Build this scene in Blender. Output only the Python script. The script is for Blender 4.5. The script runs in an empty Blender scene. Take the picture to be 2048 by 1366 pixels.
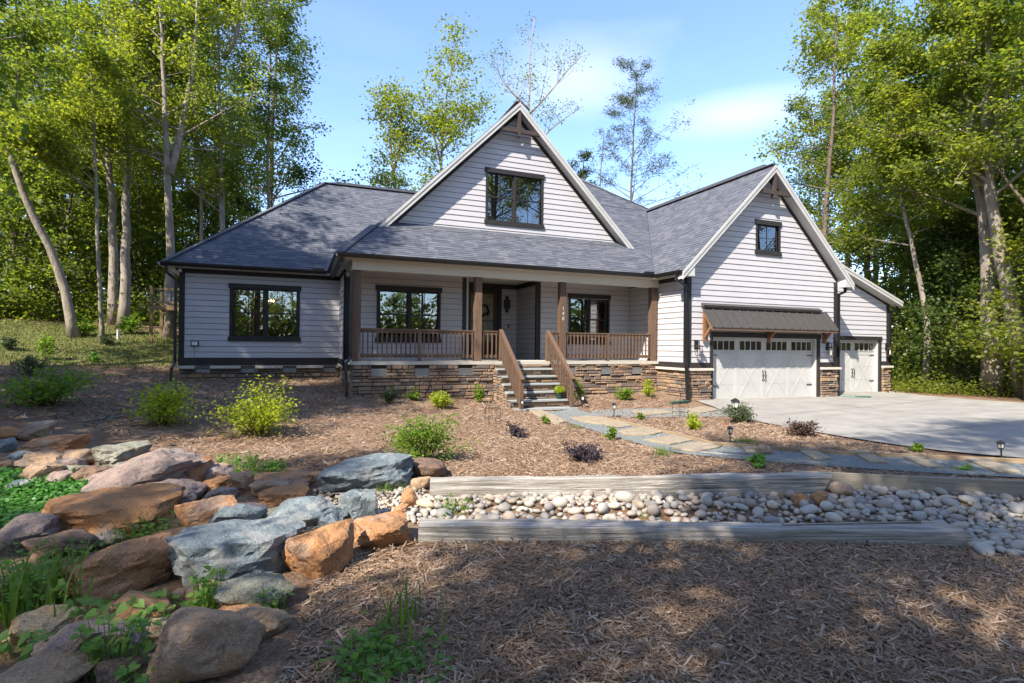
import bpy, math, random
import numpy as np
from mathutils import Matrix, Vector, noise as mnoise

S = bpy.context.scene
COL = S.collection
R = math.radians
random.seed(7)

# ------------------------------------------------------------------ camera
YAW, PITCH, ROLL, FPX = 0.37931307, 0.00650314, 0.01068507, 1078.8
CZ = 1.825
_f = np.array([math.sin(YAW)*math.cos(PITCH), math.cos(YAW)*math.cos(PITCH), math.sin(PITCH)])
_r = np.array([math.cos(YAW), -math.sin(YAW), 0.0]); _u = np.cross(_r, _f)
CR = _r*math.cos(ROLL)+_u*math.sin(ROLL); CU = -_r*math.sin(ROLL)+_u*math.cos(ROLL); CF = _f
CAM = np.array([0.0, 0.0, CZ])
cam = bpy.data.cameras.new('camera'); cam.sensor_width = 36; cam.lens = FPX/2048*36
cam.clip_start = 0.05; cam.clip_end = 3000
camo = bpy.data.objects.new('camera', cam); COL.objects.link(camo)
M = Matrix.Identity(4)
for i in range(3):
    M[i][0], M[i][1], M[i][2], M[i][3] = CR[i], CU[i], -CF[i], CAM[i]
camo.matrix_world = M
S.camera = camo
# ------------------------------------------------------------------ sky, sun, exposure
SUN = Vector((-0.55, -0.35, 0.64)).normalized()
EL = math.asin(SUN.z); AZ = math.atan2(SUN.x, SUN.y)
W = bpy.data.worlds.new('World'); S.world = W; W.use_nodes = True
wn, wl = W.node_tree.nodes, W.node_tree.links
wn.clear()
wo = wn.new('ShaderNodeOutputWorld'); bg = wn.new('ShaderNodeBackground'); bg.inputs[1].default_value = 0.15
sky = wn.new('ShaderNodeTexSky'); sky.sky_type = 'NISHITA'; sky.sun_disc = False
sky.sun_elevation = EL; sky.sun_rotation = AZ; sky.air_density = 1.0; sky.dust_density = 0.5; sky.ozone_density = 2.6
tc = wn.new('ShaderNodeTexCoord'); mp = wn.new('ShaderNodeMapping'); mp.inputs['Scale'].default_value = (1.6, 1.6, 7.0); mp.inputs['Location'].default_value = (0.55, 0.2, 0.35)
nz = wn.new('ShaderNodeTexNoise'); nz.inputs['Scale'].default_value = 1.3; nz.inputs['Detail'].default_value = 5; nz.inputs['Roughness'].default_value = 0.45
cr = wn.new('ShaderNodeMapRange'); cr.inputs[1].default_value = 0.47; cr.inputs[2].default_value = 0.78; cr.inputs[3].default_value = 0; cr.inputs[4].default_value = 0.75
mx = wn.new('ShaderNodeMix'); mx.data_type = 'RGBA'; mx.inputs[7].default_value = (3.9, 3.9, 4.3, 1)
def _m(op, a, b=None):
    q = wn.new('ShaderNodeMath'); q.operation = op
    for i_, v_ in enumerate((a, b)):
        if v_ is None: continue
        if isinstance(v_, (int, float)): q.inputs[i_].default_value = v_
        else: wl.new(v_, q.inputs[i_])
    return q.outputs[0]
wl.new(tc.outputs['Generated'], mp.inputs[0]); wl.new(mp.outputs[0], nz.inputs['Vector']); wl.new(nz.outputs[0], cr.inputs[0])
tot = _m('MULTIPLY', cr.outputs[0], .10)
for px_, py_, wx, wz in ((1150, 150, .15, .06), (1480, 225, .13, .035), (350, -500, .5, .1), (-900, 250, .5, .08), (3300, 150, .5, .08)):
    dv = CF+CR*(px_-1024)/FPX-CU*(py_-683)/FPX; dv = dv/np.linalg.norm(dv)
    su_ = wn.new('ShaderNodeVectorMath'); su_.operation = 'SUBTRACT'; wl.new(tc.outputs['Generated'], su_.inputs[0]); su_.inputs[1].default_value = tuple(dv)
    ml = wn.new('ShaderNodeVectorMath'); ml.operation = 'MULTIPLY'; wl.new(su_.outputs[0], ml.inputs[0]); ml.inputs[1].default_value = (1/wx, 1/wx, 1/wz)
    le = wn.new('ShaderNodeVectorMath'); le.operation = 'LENGTH'; wl.new(ml.outputs[0], le.inputs[0])
    fall = _m('MAXIMUM', _m('SUBTRACT', 1.0, _m('ADD', le.outputs['Value'], _m('MULTIPLY', _m('SUBTRACT', nz.outputs[0], .5), 2.2))), 0)
    tot = _m('ADD', tot, _m('MULTIPLY', _m('MINIMUM', fall, 1), .34))
tot = _m('MINIMUM', tot, .8)
wl.new(tot, mx.inputs[0]); tn = wn.new('ShaderNodeMix'); tn.data_type = 'RGBA'; tn.blend_type = 'MULTIPLY'; tn.inputs[0].default_value = 1; tn.inputs[7].default_value = (.80, .815, .92, 1); wl.new(sky.outputs[0], tn.inputs[6]); wl.new(tn.outputs[2], mx.inputs[6]); wl.new(mx.outputs[2], bg.inputs[0]); wl.new(bg.outputs[0], wo.inputs[0])
sl = bpy.data.lights.new('sun', 'SUN'); sl.energy = 3.8; sl.angle = R(0.53); sl.color = (1.0, 0.92, 0.79)
so = bpy.data.objects.new('sun', sl); COL.objects.link(so); so.rotation_euler = SUN.to_track_quat('Z', 'Y').to_euler(); so.location = (-20, -15, 30)
vs = S.view_settings; vs.view_transform = 'Standard'; vs.look = 'None'; vs.gamma = 1; vs.use_curve_mapping = False; vs.exposure = 1.65
S.cycles.max_bounces = 8; S.cycles.transparent_max_bounces = 12

# ------------------------------------------------------------------ helpers
def ray(x, y): return CF + CR*(x-1024)/FPX - CU*(y-683)/FPX
def at(x, y, V=None, U=None, z=None):
    d = ray(x, y)
    t = V/d[1] if V is not None else U/d[0] if U is not None else (z-CZ)/d[2]
    return CAM + d*t

CP = np.array([(0,0,0),(3,1.5,0),(-2,1,.02),(6,1,0),(1,4.5,0),(5,3,0),(2.5,7,.05),(6,6,.04),(9,4.5,0),(-3,5,-.02),(-4,9,.1),(0,10,.06),(4,10,.03),(8,8,0),
 (7,14,-.08),(7,12.5,-.07),(5.8,14.6,.0),(9,14.5,.1),(11.5,15.2,.22),(11.9,14,.02),(4,15.5,.2),(1.4,15.5,.3),(-1,15,.34),(-3.5,19.9,.56),(1.3,19.9,.56),(-4,14,.35),(-8,14,.6),
 (-7,20,.9),(-4.5,23,1.2),(-5,26,1.8),(-9,25,1.8),(-7,31,2.7),(-14,30,2.8),(-20,40,3),(-20,15,1.4),(-15,5,.7),(0,35,2.6),(12,12,0),(15,14,0),(18,14,0),(22.5,15,0),(12,6,0),(16,5,0),
 (23,11,0),(18,9,0),(11,9,0),(10.6,7,0),(26,13,0),(26,6,0),(35,13,.1),(30,30,.5),(15,35,1.8),(20,-5,0),(40,-10,0),(-10,-10,.3),(0,-10,0),(-120,60,4),(-40,-60,1),(60,-60,0),(120,60,0),(0,140,4),(60,120,1),(-90,120,5)], float)
_D = np.linalg.norm(CP[:, None, :2]-CP[None, :, :2], axis=2)
_n = len(CP); _A = np.zeros((_n+1, _n+1)); _A[:_n, :_n] = _D; _A[:_n, _n] = 1; _A[_n, :_n] = 1
_w = np.linalg.solve(_A, np.append(CP[:, 2], 0))
PIT = [(-2.5, 7.0, 1.7, .9, -.16), (3.4, 4.75, 2.2, .28, -.09), (7.2, 3.2, 1.6, .8, -.07)]
def H(u, v):
    u = np.asarray(u, float); v = np.asarray(v, float); z = np.full(u.shape, _w[_n])
    for k in range(_n): z = z+_w[k]*np.sqrt((u-CP[k, 0])**2+(v-CP[k, 1])**2)
    for a, b, su, sv, d in PIT:
        du, dv = u-a, v-b; c, s = .935, -.354
        p, q = du*c+dv*s, -du*s+dv*c
        z = z+d*np.exp(-(p/su)**4-(q/sv)**4)
    return z
def h(u, v): return float(H(u, v))
def gp(x, y):                      # where the view through a photo point meets the ground
    d = ray(x, y); t = 1.0; p = CAM
    while t < 90:
        p = CAM+d*t
        if p[2] < h(p[0], p[1]): break
        t += .05
    return Vector(p)
def mpp(p): return float((np.array(p)-CAM)@CF)/FPX      # metres per photo pixel at p

MATS = {}
def mat(name, col, rough=.7, spec=.3, metal=0, noise=None, bump=None, rand=None, col2=None, grain=None, trans=0, local=False):
    """procedural material: two colours mixed by noise, per-island or per-object randomness, bump"""
    m = bpy.data.materials.new(name); m.use_nodes = True; MATS[name] = m
    n, l = m.node_tree.nodes, m.node_tree.links
    b = n['Principled BSDF']; b.inputs['Roughness'].default_value = rough; b.inputs['Specular IOR Level'].default_value = spec; b.inputs['Metallic'].default_value = metal
    tcn = n.new('ShaderNodeTexCoord'); out = None
    def vec(scale):
        mpn = n.new('ShaderNodeMapping'); mpn.inputs['Scale'].default_value = scale if isinstance(scale, tuple) else (scale,)*3
        geo = n.new('ShaderNodeNewGeometry'); l.new(tcn.outputs['Object'] if local else geo.outputs['Position'], mpn.inputs[0]); return mpn.outputs[0]
    cols = col if isinstance(col, list) else [col]
    if rand or len(cols) > 1:
        geo = n.new('ShaderNodeNewGeometry'); oi = n.new('ShaderNodeObjectInfo')
        ad = n.new('ShaderNodeMath'); ad.operation = 'ADD'; l.new(geo.outputs['Random Per Island'], ad.inputs[0]); l.new(oi.outputs['Random'], ad.inputs[1])
        fr = n.new('ShaderNodeMath'); fr.operation = 'FRACT'; l.new(ad.outputs[0], fr.inputs[0])
        rp = n.new('ShaderNodeValToRGB'); l.new(fr.outputs[0], rp.inputs[0])
        e = rp.color_ramp.elements; rp.color_ramp.interpolation = 'LINEAR'
        while len(e) < len(cols): e.new(.5)
        for i, c in enumerate(cols): e[i].position = i/(len(cols)-1); e[i].color = (*c, 1)
        out = rp.outputs[0]
    if noise:
        sc, amt = noise
        t = n.new('ShaderNodeTexNoise'); t.inputs['Scale'].default_value = 1; t.inputs['Detail'].default_value = 6; t.inputs['Roughness'].default_value = .65; l.new(vec(sc), t.inputs['Vector'])
        mr = n.new('ShaderNodeMapRange'); mr.inputs[1].default_value = .35; mr.inputs[2].default_value = .65; mr.inputs[4].default_value = amt; l.new(t.outputs[0], mr.inputs[0])
        mxn = n.new('ShaderNodeMix'); mxn.data_type = 'RGBA'; l.new(mr.outputs[0], mxn.inputs[0])
        if out: l.new(out, mxn.inputs[6])
        else: mxn.inputs[6].default_value = (*cols[0], 1)
        mxn.inputs[7].default_value = (*(col2 or tuple(c*.6 for c in cols[0])), 1)
        out = mxn.outputs[2]
    if out: l.new(out, b.inputs['Base Color'])
    else: b.inputs['Base Color'].default_value = (*cols[0], 1)
    if bump:
        sc, st, di = bump
        t = n.new('ShaderNodeTexNoise'); t.inputs['Scale'].default_value = 1; t.inputs['Detail'].default_value = 6; t.inputs['Roughness'].default_value = .7; l.new(vec(sc), t.inputs['Vector'])
        bp = n.new('ShaderNodeBump'); bp.inputs['Strength'].default_value = st; bp.inputs['Distance'].default_value = di; l.new(t.outputs[0], bp.inputs['Height']); l.new(bp.outputs[0], b.inputs['Normal'])
    if trans:
        tr = n.new('ShaderNodeBsdfTranslucent'); ms = n.new('ShaderNodeMixShader'); ms.inputs[0].default_value = trans
        if out:
            hs = n.new('ShaderNodeHueSaturation'); hs.inputs['Value'].default_value = 2.4; hs.inputs['Saturation'].default_value = 1.1; l.new(out, hs.inputs['Color']); l.new(hs.outputs[0], tr.inputs[0])
        l.new(b.outputs[0], ms.inputs[1]); l.new(tr.outputs[0], ms.inputs[2]); l.new(ms.outputs[0], n['Material Output'].inputs[0])
    return m
sheath = mat('lap_shadow_sheathing', (.05, .045, .045), .9)  # coloured dark so the gaps between boards read as painted lap shadows
siding = mat('siding_paint', (.445, .43, .445), .55, .3, noise=(1.3, .45), col2=(.395, .385, .40), bump=((3, 3, 90), .05, .003))
cream = mat('cream_paint', (.56, .53, .47), .5, .3, noise=(2, .3), col2=(.51, .48, .42))
white = mat('white_paint', (.46, .455, .44), .5, .3, noise=(1.7, .7), col2=(.39, .38, .36))
black = mat('dark_trim_paint', (.022, .02, .02), .55, .3, noise=(9, .6), col2=(.034, .03, .028))
gutter_m = mat('black_gutter_metal', (.012, .012, .013), .3, .5)
wood = mat('stained_wood', [(.115, .07, .045), (.16, .10, .066), (.135, .09, .065)], .65, .25, noise=((30, 30, 4), .7), col2=(.075, .047, .032), bump=((60, 60, 5), .25, .003))
dstain = mat('dark_stained_beam', (.05, .038, .032), .6, .25, noise=((30, 30, 4), .6), col2=(.085, .065, .055))
cedar = mat('cedar_wood', [(.17, .085, .045), (.21, .11, .06)], .6, .25, noise=((25, 25, 6), .6), col2=(.18, .085, .04))
shingle = mat('asphalt_shingle', [(.10, .107, .128), (.068, .075, .096), (.13, .135, .152), (.085, .092, .114)], .9, .12, noise=(60, .3), col2=(.082, .088, .107), bump=(90, .2, .002))
ridge_m = mat('ridge_cap', (.10, .103, .118), .9, .15, noise=(30, .5))
ledge = mat('ledge_stone', [(.20, .14, .10), (.31, .19, .11), (.17, .14, .125), (.38, .27, .175), (.24, .175, .135), (.11, .095, .09), (.30, .20, .14), (.40, .255, .14)], .9, .15, noise=(14, .5), col2=(.14, .105, .085), bump=(45, .7, .01))
mortar = mat('dark_mortar', (.045, .036, .03), .95, .1)
capstone = mat('limestone_cap', (.55, .50, .43), .85, .2, noise=(18, .5), col2=(.42, .38, .32), bump=(60, .4, .004))
bluestone = mat('bluestone_tread', (.30, .315, .31), .85, .2, noise=(12, .6), col2=(.22, .235, .235), bump=(50, .4, .004))
slab_m = mat('porch_concrete', (.46, .43, .37), .85, .2, noise=(8, .5), col2=(.38, .355, .31))
vent_m = mat('galvanised_vent', (.32, .33, .33), .5, .5, metal=.5, noise=(20, .5), col2=(.22, .22, .22))
metalroof = mat('bronze_metal_roof', (.07, .068, .07), .36, .6, metal=.4, noise=((14, 14, 14), .5), col2=(.125, .11, .10))
iron = mat('black_iron', (.015, .015, .016), .45, .5)
copperish = mat('aged_bronze', (.12, .075, .045), .4, .5, metal=.7)
blind_m = mat('white_blind', (.7, .7, .68), .7)
room_m = mat('room_wall', (.13, .105, .08), .9, .1, noise=(1.5, .6), col2=(.07, .06, .05))
doorwood = mat('dark_door_wood', (.045, .024, .014), .5, .35, noise=((20, 20, 3), .6), col2=(.02, .012, .008))
def glass_mat(name, tint, rough=.01, refl=1.0):
    m = bpy.data.materials.new(name); m.use_nodes = True; n, l = m.node_tree.nodes, m.node_tree.links; n.clear()
    o = n.new('ShaderNodeOutputMaterial'); g = n.new('ShaderNodeBsdfGlossy'); g.inputs['Roughness'].default_value = rough; g.inputs['Color'].default_value = (.95, .97, 1, 1)
    t = n.new('ShaderNodeBsdfTransparent'); t.inputs[0].default_value = (*tint, 1)
    f = n.new('ShaderNodeFresnel'); f.inputs[0].default_value = 1.52
    mr = n.new('ShaderNodeMapRange'); mr.inputs[3].default_value = .10*refl; mr.inputs[4].default_value = 1.0; l.new(f.outputs[0], mr.inputs[0])
    ms = n.new('ShaderNodeMixShader'); l.new(mr.outputs[0], ms.inputs[0]); l.new(t.outputs[0], ms.inputs[1]); l.new(g.outputs[0], ms.inputs[2]); l.new(ms.outputs[0], o.inputs[0]); return m
pane_m = glass_mat('window_glass', (.62, .66, .64), .004, 1.5)
frost_m = mat('seeded_glass', (.20, .19, .10), .25, .6, noise=((14, 14, 5), .8), col2=(.07, .08, .03), bump=(70, .6, .02))
bulb_m = bpy.data.materials.new('lit_bulb'); bulb_m.use_nodes = True
_b = bulb_m.node_tree.nodes['Principled BSDF']; _b.inputs['Emission Color'].default_value = (1, .55, .2, 1); _b.inputs['Emission Strength'].default_value = 9

# mesh collector -----------------------------------------------------------
class MB:
    def __init__(s): s.v = []; s.f = []; s.sm = False
    def add(s, vs, fs):
        o = len(s.v); s.v += [tuple(map(float, p)) for p in vs]; s.f += [tuple(i+o for i in q) for q in fs]; return s
    def hexa(s, a, b):            # two quads (bottom ring a, top ring b)
        return s.add(list(a)+list(b), [(3,2,1,0),(4,5,6,7),(0,1,5,4),(1,2,6,5),(2,3,7,6),(3,0,4,7)])
    def box(s, x0, x1, y0, y1, z0, z1):
        return s.hexa([(x0,y0,z0),(x1,y0,z0),(x1,y1,z0),(x0,y1,z0)], [(x0,y0,z1),(x1,y0,z1),(x1,y1,z1),(x0,y1,z1)])
    def bar(s, a, b, w, d, up=(0,0,1)):
        a, b = Vector(a), Vector(b); t = (b-a).normalized(); up = Vector(up)
        if abs(t.dot(up)) > .98: up = Vector((0,1,0))
        x = t.cross(up).normalized()*w/2; y = x.cross(t).normalized()*d/2
        return s.hexa([a-x-y, a+x-y, a+x+y, a-x+y], [b-x-y, b+x-y, b+x+y, b-x+y])
    def tube(s, pts, rad, n=8, cap=True):
        pts = [Vector(p) for p in pts]; rad = rad if hasattr(rad, '__len__') else [rad]*len(pts); o = len(s.v); ref = Vector((.31,.17,.93))
        for i, p in enumerate(pts):
            t = (pts[min(i+1, len(pts)-1)]-pts[max(i-1, 0)]).normalized()
            if abs(t.dot(ref)) > .97: ref = Vector((1,.1,.05))
            x = (ref-t*ref.dot(t)).normalized(); ref = x; y = t.cross(x)
            for k in range(n):
                an = 2*math.pi*k/n; s.v.append(tuple(p+(x*math.cos(an)+y*math.sin(an))*rad[i]))
        for i in range(len(pts)-1):
            for k in range(n):
                a = o+i*n+k; b = o+i*n+(k+1) % n; s.f.append((a, b, b+n, a+n))
        if cap: s.f.append(tuple(range(o+n-1, o-1, -1))); e = o+(len(pts)-1)*n; s.f.append(tuple(range(e, e+n)))
        return s
    def lathe(s, c, prof, n=16):
        o = len(s.v); c = Vector(c)
        for r, z in prof:
            for k in range(n): an = 2*math.pi*k/n; s.v.append(tuple(c+Vector((r*math.cos(an), r*math.sin(an), z))))
        for i in range(len(prof)-1):
            for k in range(n): a = o+i*n+k; b = o+i*n+(k+1) % n; s.f.append((a, b, b+n, a+n))
        return s
    def mesh(s, name, m):
        me = bpy.data.meshes.new(name); me.from_pydata(s.v, [], s.f); me.update()
        if s.sm: me.polygons.foreach_set('use_smooth', [True]*len(me.polygons))
        me.materials.append(m); return me
    def build(s, name, m, parent=None, kind=None, label=None):
        return link(name, s.mesh(name, m), parent, kind, label)
def link(name, me, parent=None, kind=None, label=None):
    o = bpy.data.objects.new(name, me); COL.objects.link(o)
    if parent: o.parent = parent; o.matrix_parent_inverse = PINV(parent)
    if kind: o['kind'] = kind
    if label: o['label'] = label
    return o
def wmat(o):
    m = o.matrix_basis.copy()
    return wmat(o.parent) @ o.matrix_parent_inverse @ m if o.parent else m
def PINV(p): return wmat(p).inverted()
def tag(o, label, cat, group=None):
    o['label'] = label; o['category'] = cat
    if group: o['group'] = group
    return o
def empty(name, loc, label, cat, group=None):
    o = bpy.data.objects.new(name, None); COL.objects.link(o); o.location = loc; o.empty_display_size = .2
    return tag(o, label, cat, group)
def npmesh(name, V, F, m, smooth=False):      # big meshes from numpy (F: n x k)
    me = bpy.data.meshes.new(name); V = np.asarray(V, np.float32); F = np.asarray(F, np.int32); k = F.shape[1]
    me.vertices.add(len(V)); me.vertices.foreach_set('co', V.ravel())
    me.loops.add(F.size); me.loops.foreach_set('vertex_index', F.ravel())
    me.polygons.add(len(F)); me.polygons.foreach_set('loop_start', np.arange(0, F.size, k, dtype=np.int32)); me.polygons.foreach_set('loop_total', np.full(len(F), k, np.int32))
    if smooth: me.polygons.foreach_set('use_smooth', np.ones(len(F), bool))
    me.materials.append(m); me.update(calc_edges=True); me.validate(); return me

# ------------------------------------------------------------------ ground
def inpoly(U, V, poly):
    U = np.asarray(U); V = np.asarray(V); c = np.zeros(U.shape, bool); n = len(poly)
    for i in range(n):
        x0, y0 = poly[i]; x1, y1 = poly[(i+1) % n]
        if y0 == y1: continue
        k = ((y0 > V) != (y1 > V)) & (U < (x1-x0)*(V-y0)/(y1-y0)+x0); c ^= k
    return c
def ground_material():
    m = bpy.data.materials.new('ground_mulch_and_lawn'); m.use_nodes = True; n, l = m.node_tree.nodes, m.node_tree.links; b = n['Principled BSDF']; b.inputs['Roughness'].default_value = .95; b.inputs['Specular IOR Level'].default_value = .1
    geo = n.new('ShaderNodeNewGeometry')
    def nz(s, d=6, r=.7, sc=None):
        t = n.new('ShaderNodeTexNoise'); t.inputs['Scale'].default_value = s; t.inputs['Detail'].default_value = d; t.inputs['Roughness'].default_value = r; l.new(geo.outputs['Position'], t.inputs['Vector']); return t.outputs[0]
    def ramp(src, cs):
        r_ = n.new('ShaderNodeValToRGB'); l.new(src, r_.inputs[0]); e = r_.color_ramp.elements
        while len(e) < len(cs): e.new(.5)
        for i, (p, c) in enumerate(cs): e[i].position = p; e[i].color = (*c, 1)
        return r_.outputs[0]
    def mix(f, a, b2):
        x = n.new('ShaderNodeMix'); x.data_type = 'RGBA'; l.new(f, x.inputs[0]); l.new(a, x.inputs[6]); l.new(b2, x.inputs[7]); return x.outputs[2]
    mu = ramp(nz(38), [(.3, (.07, .048, .035)), (.45, (.16, .11, .078)), (.55, (.26, .18, .125)), (.7, (.38, .275, .19))])
    mu2 = ramp(nz(22), [(.3, (.05, .03, .018)), (.5, (.16, .09, .055)), (.7, (.26, .16, .10))])
    mu = mix(ramp(nz(.9, 3), [(.42, (0, 0, 0)), (.62, (1, 1, 1))]), mu, mu2)
    gr = ramp(nz(30), [(.3, (.06, .06, .022)), (.5, (.12, .125, .04)), (.7, (.20, .17, .075))])
    fl = ramp(nz(9), [(.3, (.04, .028, .016)), (.5, (.11, .07, .04)), (.7, (.19, .13, .075))])
    at_ = n.new('ShaderNodeAttribute'); at_.attribute_name = 'zone'; sp = n.new('ShaderNodeSeparateColor'); l.new(at_.outputs['Color'], sp.inputs[0])
    def mask(ch):
        a = n.new('ShaderNodeMath'); a.operation = 'ADD'; l.new(sp.outputs[ch], a.inputs[0]); l.new(nz(1.3, 5), a.inputs[1])
        mr = n.new('ShaderNodeMapRange'); mr.inputs[1].default_value = .92; mr.inputs[2].default_value = 1.08; l.new(a.outputs[0], mr.inputs[0]); return mr.outputs[0]
    c = mix(mask(0), mu, gr); c = mix(mask(1), c, fl); l.new(c, b.inputs['Base Color'])
    bp = n.new('ShaderNodeBump'); bp.inputs['Strength'].default_value = .9; bp.inputs['Distance'].default_value = .03; l.new(nz(30), bp.inputs['Height']); l.new(bp.outputs[0], b.inputs['Normal'])
    return m
def axis(lo, hi, step, far0, far1):
    a = list(np.arange(lo, hi, step)); x, s = lo, step
    while x > far0: s *= 1.18; x -= s; a.insert(0, x)
    x, s = hi, step
    while x < far1: s *= 1.18; x += s; a.append(x)
    return np.array(a)
gu, gv = axis(-7, 13, .11, -900, 900), axis(-1, 16, .11, -300, 1200)
GU, GV = np.meshgrid(gu, gv)
rg = np.random.default_rng(3)
GZ = H(np.clip(GU, -140, 140), np.clip(GV, -80, 160))
near = np.exp(-((GU-3)/10)**4-((GV-6)/9)**4)
GZ = GZ+near*(rg.random(GU.shape)-.5)*.02
dist = np.hypot(GU, GV); GZ = GZ-np.maximum(dist-150, 0)*.004
nu, nv = len(gu), len(gv); ii = np.arange(nu*nv).reshape(nv, nu)
GF = np.stack([ii[:-1, :-1], ii[:-1, 1:], ii[1:, 1:], ii[1:, :-1]], -1).reshape(-1, 4)
gme = npmesh('ground', np.stack([GU, GV, GZ], -1).reshape(-1, 3), GF, ground_material(), True)
lawn = np.clip((GV-(21.3+.28*(GU+3.5)))/2.0, 0, 1)*(GU < .5)*np.clip((29.5-GV-.15*(GU+7))/1.5, 0, 1)
wood_f = np.clip(np.maximum(np.maximum((GV-29)/2, (GU-23.5-(GV < 9)*(9-GV)*.4)/1.5), (-GU-15)/3), 0, 1)
zc = np.zeros((nu*nv, 4), np.float32); zc[:, 0] = lawn.ravel(); zc[:, 1] = wood_f.ravel(); zc[:, 3] = 1
ca = gme.color_attributes.new('zone', 'FLOAT_COLOR', 'POINT'); ca.data.foreach_set('color', zc.ravel())
link('ground', gme, None, 'structure')

def smoothline(pts, n):
    P = np.array(pts, float); d = np.r_[0, np.cumsum(np.linalg.norm(np.diff(P, axis=0), axis=1))]; t = np.linspace(0, d[-1], n)
    q = np.stack([np.interp(t, d, P[:, k]) for k in range(P.shape[1])], 1)
    for _ in range(max(1, n//12)): q[1:-1] = (q[:-2]+2*q[1:-1]+q[2:])/4
    return q
def strip(A, B, n, m, lift):
    a, b = smoothline(A, n), smoothline(B, n); V = []
    for i in range(n):
        for j in range(m):
            p = a[i]+(b[i]-a[i])*j/(m-1); V.append((p[0], p[1], h(p[0], p[1])+lift))
    F = [(i*m+j, i*m+j+1, (i+1)*m+j+1, (i+1)*m+j) for i in range(n-1) for j in range(m-1)]
    return V, F
conc = mat('driveway_concrete', (.29, .275, .25), .8, .25, noise=((.9, 1.6, 1), .9), col2=(.205, .195, .178), bump=((6, 30, 10), .3, .012))
V_, F_ = strip([(12.3,14.6),(11.95,13.3),(10.55,10.7),(10.35,7.6),(10.65,5.75),(11.6,5.1),(13.5,2),(15,-8)], [(23.4,15.6),(22.9,14.2),(22.9,11.5),(24,8.5),(26,5),(29,1),(31,-3),(34,-9)], 60, 40, .03)
drv = link('driveway', npmesh('driveway', V_, F_, conc, True), None, 'structure')
joint_m = mat('joint_groove', (.07, .065, .06), .9)
for A_, B_ in (((12.2,10.9),(23.0,12.6)), ((10.6,7.4),(24.2,8.6)), ((12.6,4.6),(26,5.4)), ((16.2,14.2),(16.9,2)), ((19.9,14.9),(21.0,2))):
    V_, F_ = strip([A_, B_], [(A_[0]+.016*(abs(B_[1]-A_[1]) > 5), A_[1]+.016*(abs(B_[1]-A_[1]) <= 5)), (B_[0]+.016*(abs(B_[1]-A_[1]) > 5), B_[1]+.016*(abs(B_[1]-A_[1]) <= 5))], 40, 2, .034)
    link('control_joint', npmesh('control_joint', V_, F_, joint_m), drv)
gravel_m = mat('blue_grey_gravel', (.13, .145, .143), .9, .2, noise=(70, .9), col2=(.25, .265, .255), bump=(90, .9, .02))
PA = [gp(1062,826),(gp(1120,842)),gp(1195,865),gp(1270,887),gp(1340,908),gp(1420,916),gp(1560,928),gp(1720,940),gp(1890,950),gp(2120,962)]
PB = [gp(1150,818),gp(1190,830),gp(1250,846),gp(1330,866),gp(1405,885),gp(1430,893),gp(1560,906),gp(1720,913),gp(1890,922),gp(2120,935)]
V_, F_ = strip([p[:2] for p in PA], [p[:2] for p in PB], 60, 7, .02)
link('path', npmesh('path', V_, F_, gravel_m, True), None, 'structure')
V_, F_ = strip([p[:2] for p in (gp(1190,834),gp(1290,836),gp(1400,835),gp(1500,835))], [p[:2] for p in (gp(1180,823),gp(1290,818),gp(1400,817),gp(1480,822))], 24, 5, .018)
link('side_path', npmesh('side_path', V_, F_, gravel_m, True), None, 'structure')
# ------------------------------------------------------------------ house
house = empty('house', (7, 20, 0), 'pale grey board-sided house with dark shingle roof, timber porch and attached garages', 'house')
def front(V): return lambda u, z, o: (u, V-o, z)
def leftw(U): return lambda v, z, o: (U-o, v, z)
def cells(poly, holes, za, zb):
    def span(z):
        xs = []
        for i in range(len(poly)):
            (x0, y0), (x1, y1) = poly[i], poly[(i+1) % len(poly)]
            if abs(y1-y0) > 1e-9 and min(y0, y1)-1e-9 <= z <= max(y0, y1)+1e-9: xs.append(x0+(x1-x0)*(z-y0)/(y1-y0))
        return (min(xs), max(xs)) if xs else None
    cuts = sorted({za, zb} | {c for hh in holes for c in (hh[2], hh[3]) if za < c < zb} | {y for _, y in poly if za < y < zb})
    out = []
    for a, b in zip(cuts, cuts[1:]):
        sa, sb = span(a+1e-5), span(b-1e-5)
        if not sa or not sb or b-a < 1e-4: continue
        segs = [(sa[0], sa[1], sb[0], sb[1])]
        for u0, u1, z0, z1 in holes:
            if z0 < b-1e-5 and z1 > a+1e-5:
                ns = []
                for s in segs:
                    if u0 > max(s[0], s[2]) and u1 < min(s[1], s[3]): ns += [(s[0], u0, s[2], u0), (u1, s[1], u1, s[3])]
                    elif u1 <= min(s[0], s[2]) or u0 >= max(s[1], s[3]): ns.append(s)
                    elif u0 <= min(s[0], s[2]): ns.append((max(u1, s[0]), s[1], max(u1, s[2]), s[3]))
                    else: ns.append((s[0], min(u0, s[1]), s[2], min(u0, s[3])))
                segs = ns
        out += [(a, b, *s) for s in segs if s[1]-s[0] > .004 or s[3]-s[2] > .004]
    return out
def slabp(mb, pt, u0, u1, z0, z1, o0, o1):
    return mb.hexa([pt(u0,z0,o1), pt(u1,z0,o1), pt(u1,z0,o0), pt(u0,z0,o0)], [pt(u0,z1,o1), pt(u1,z1,o1), pt(u1,z1,o0), pt(u0,z1,o0)])
EXPO = .187
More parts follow.
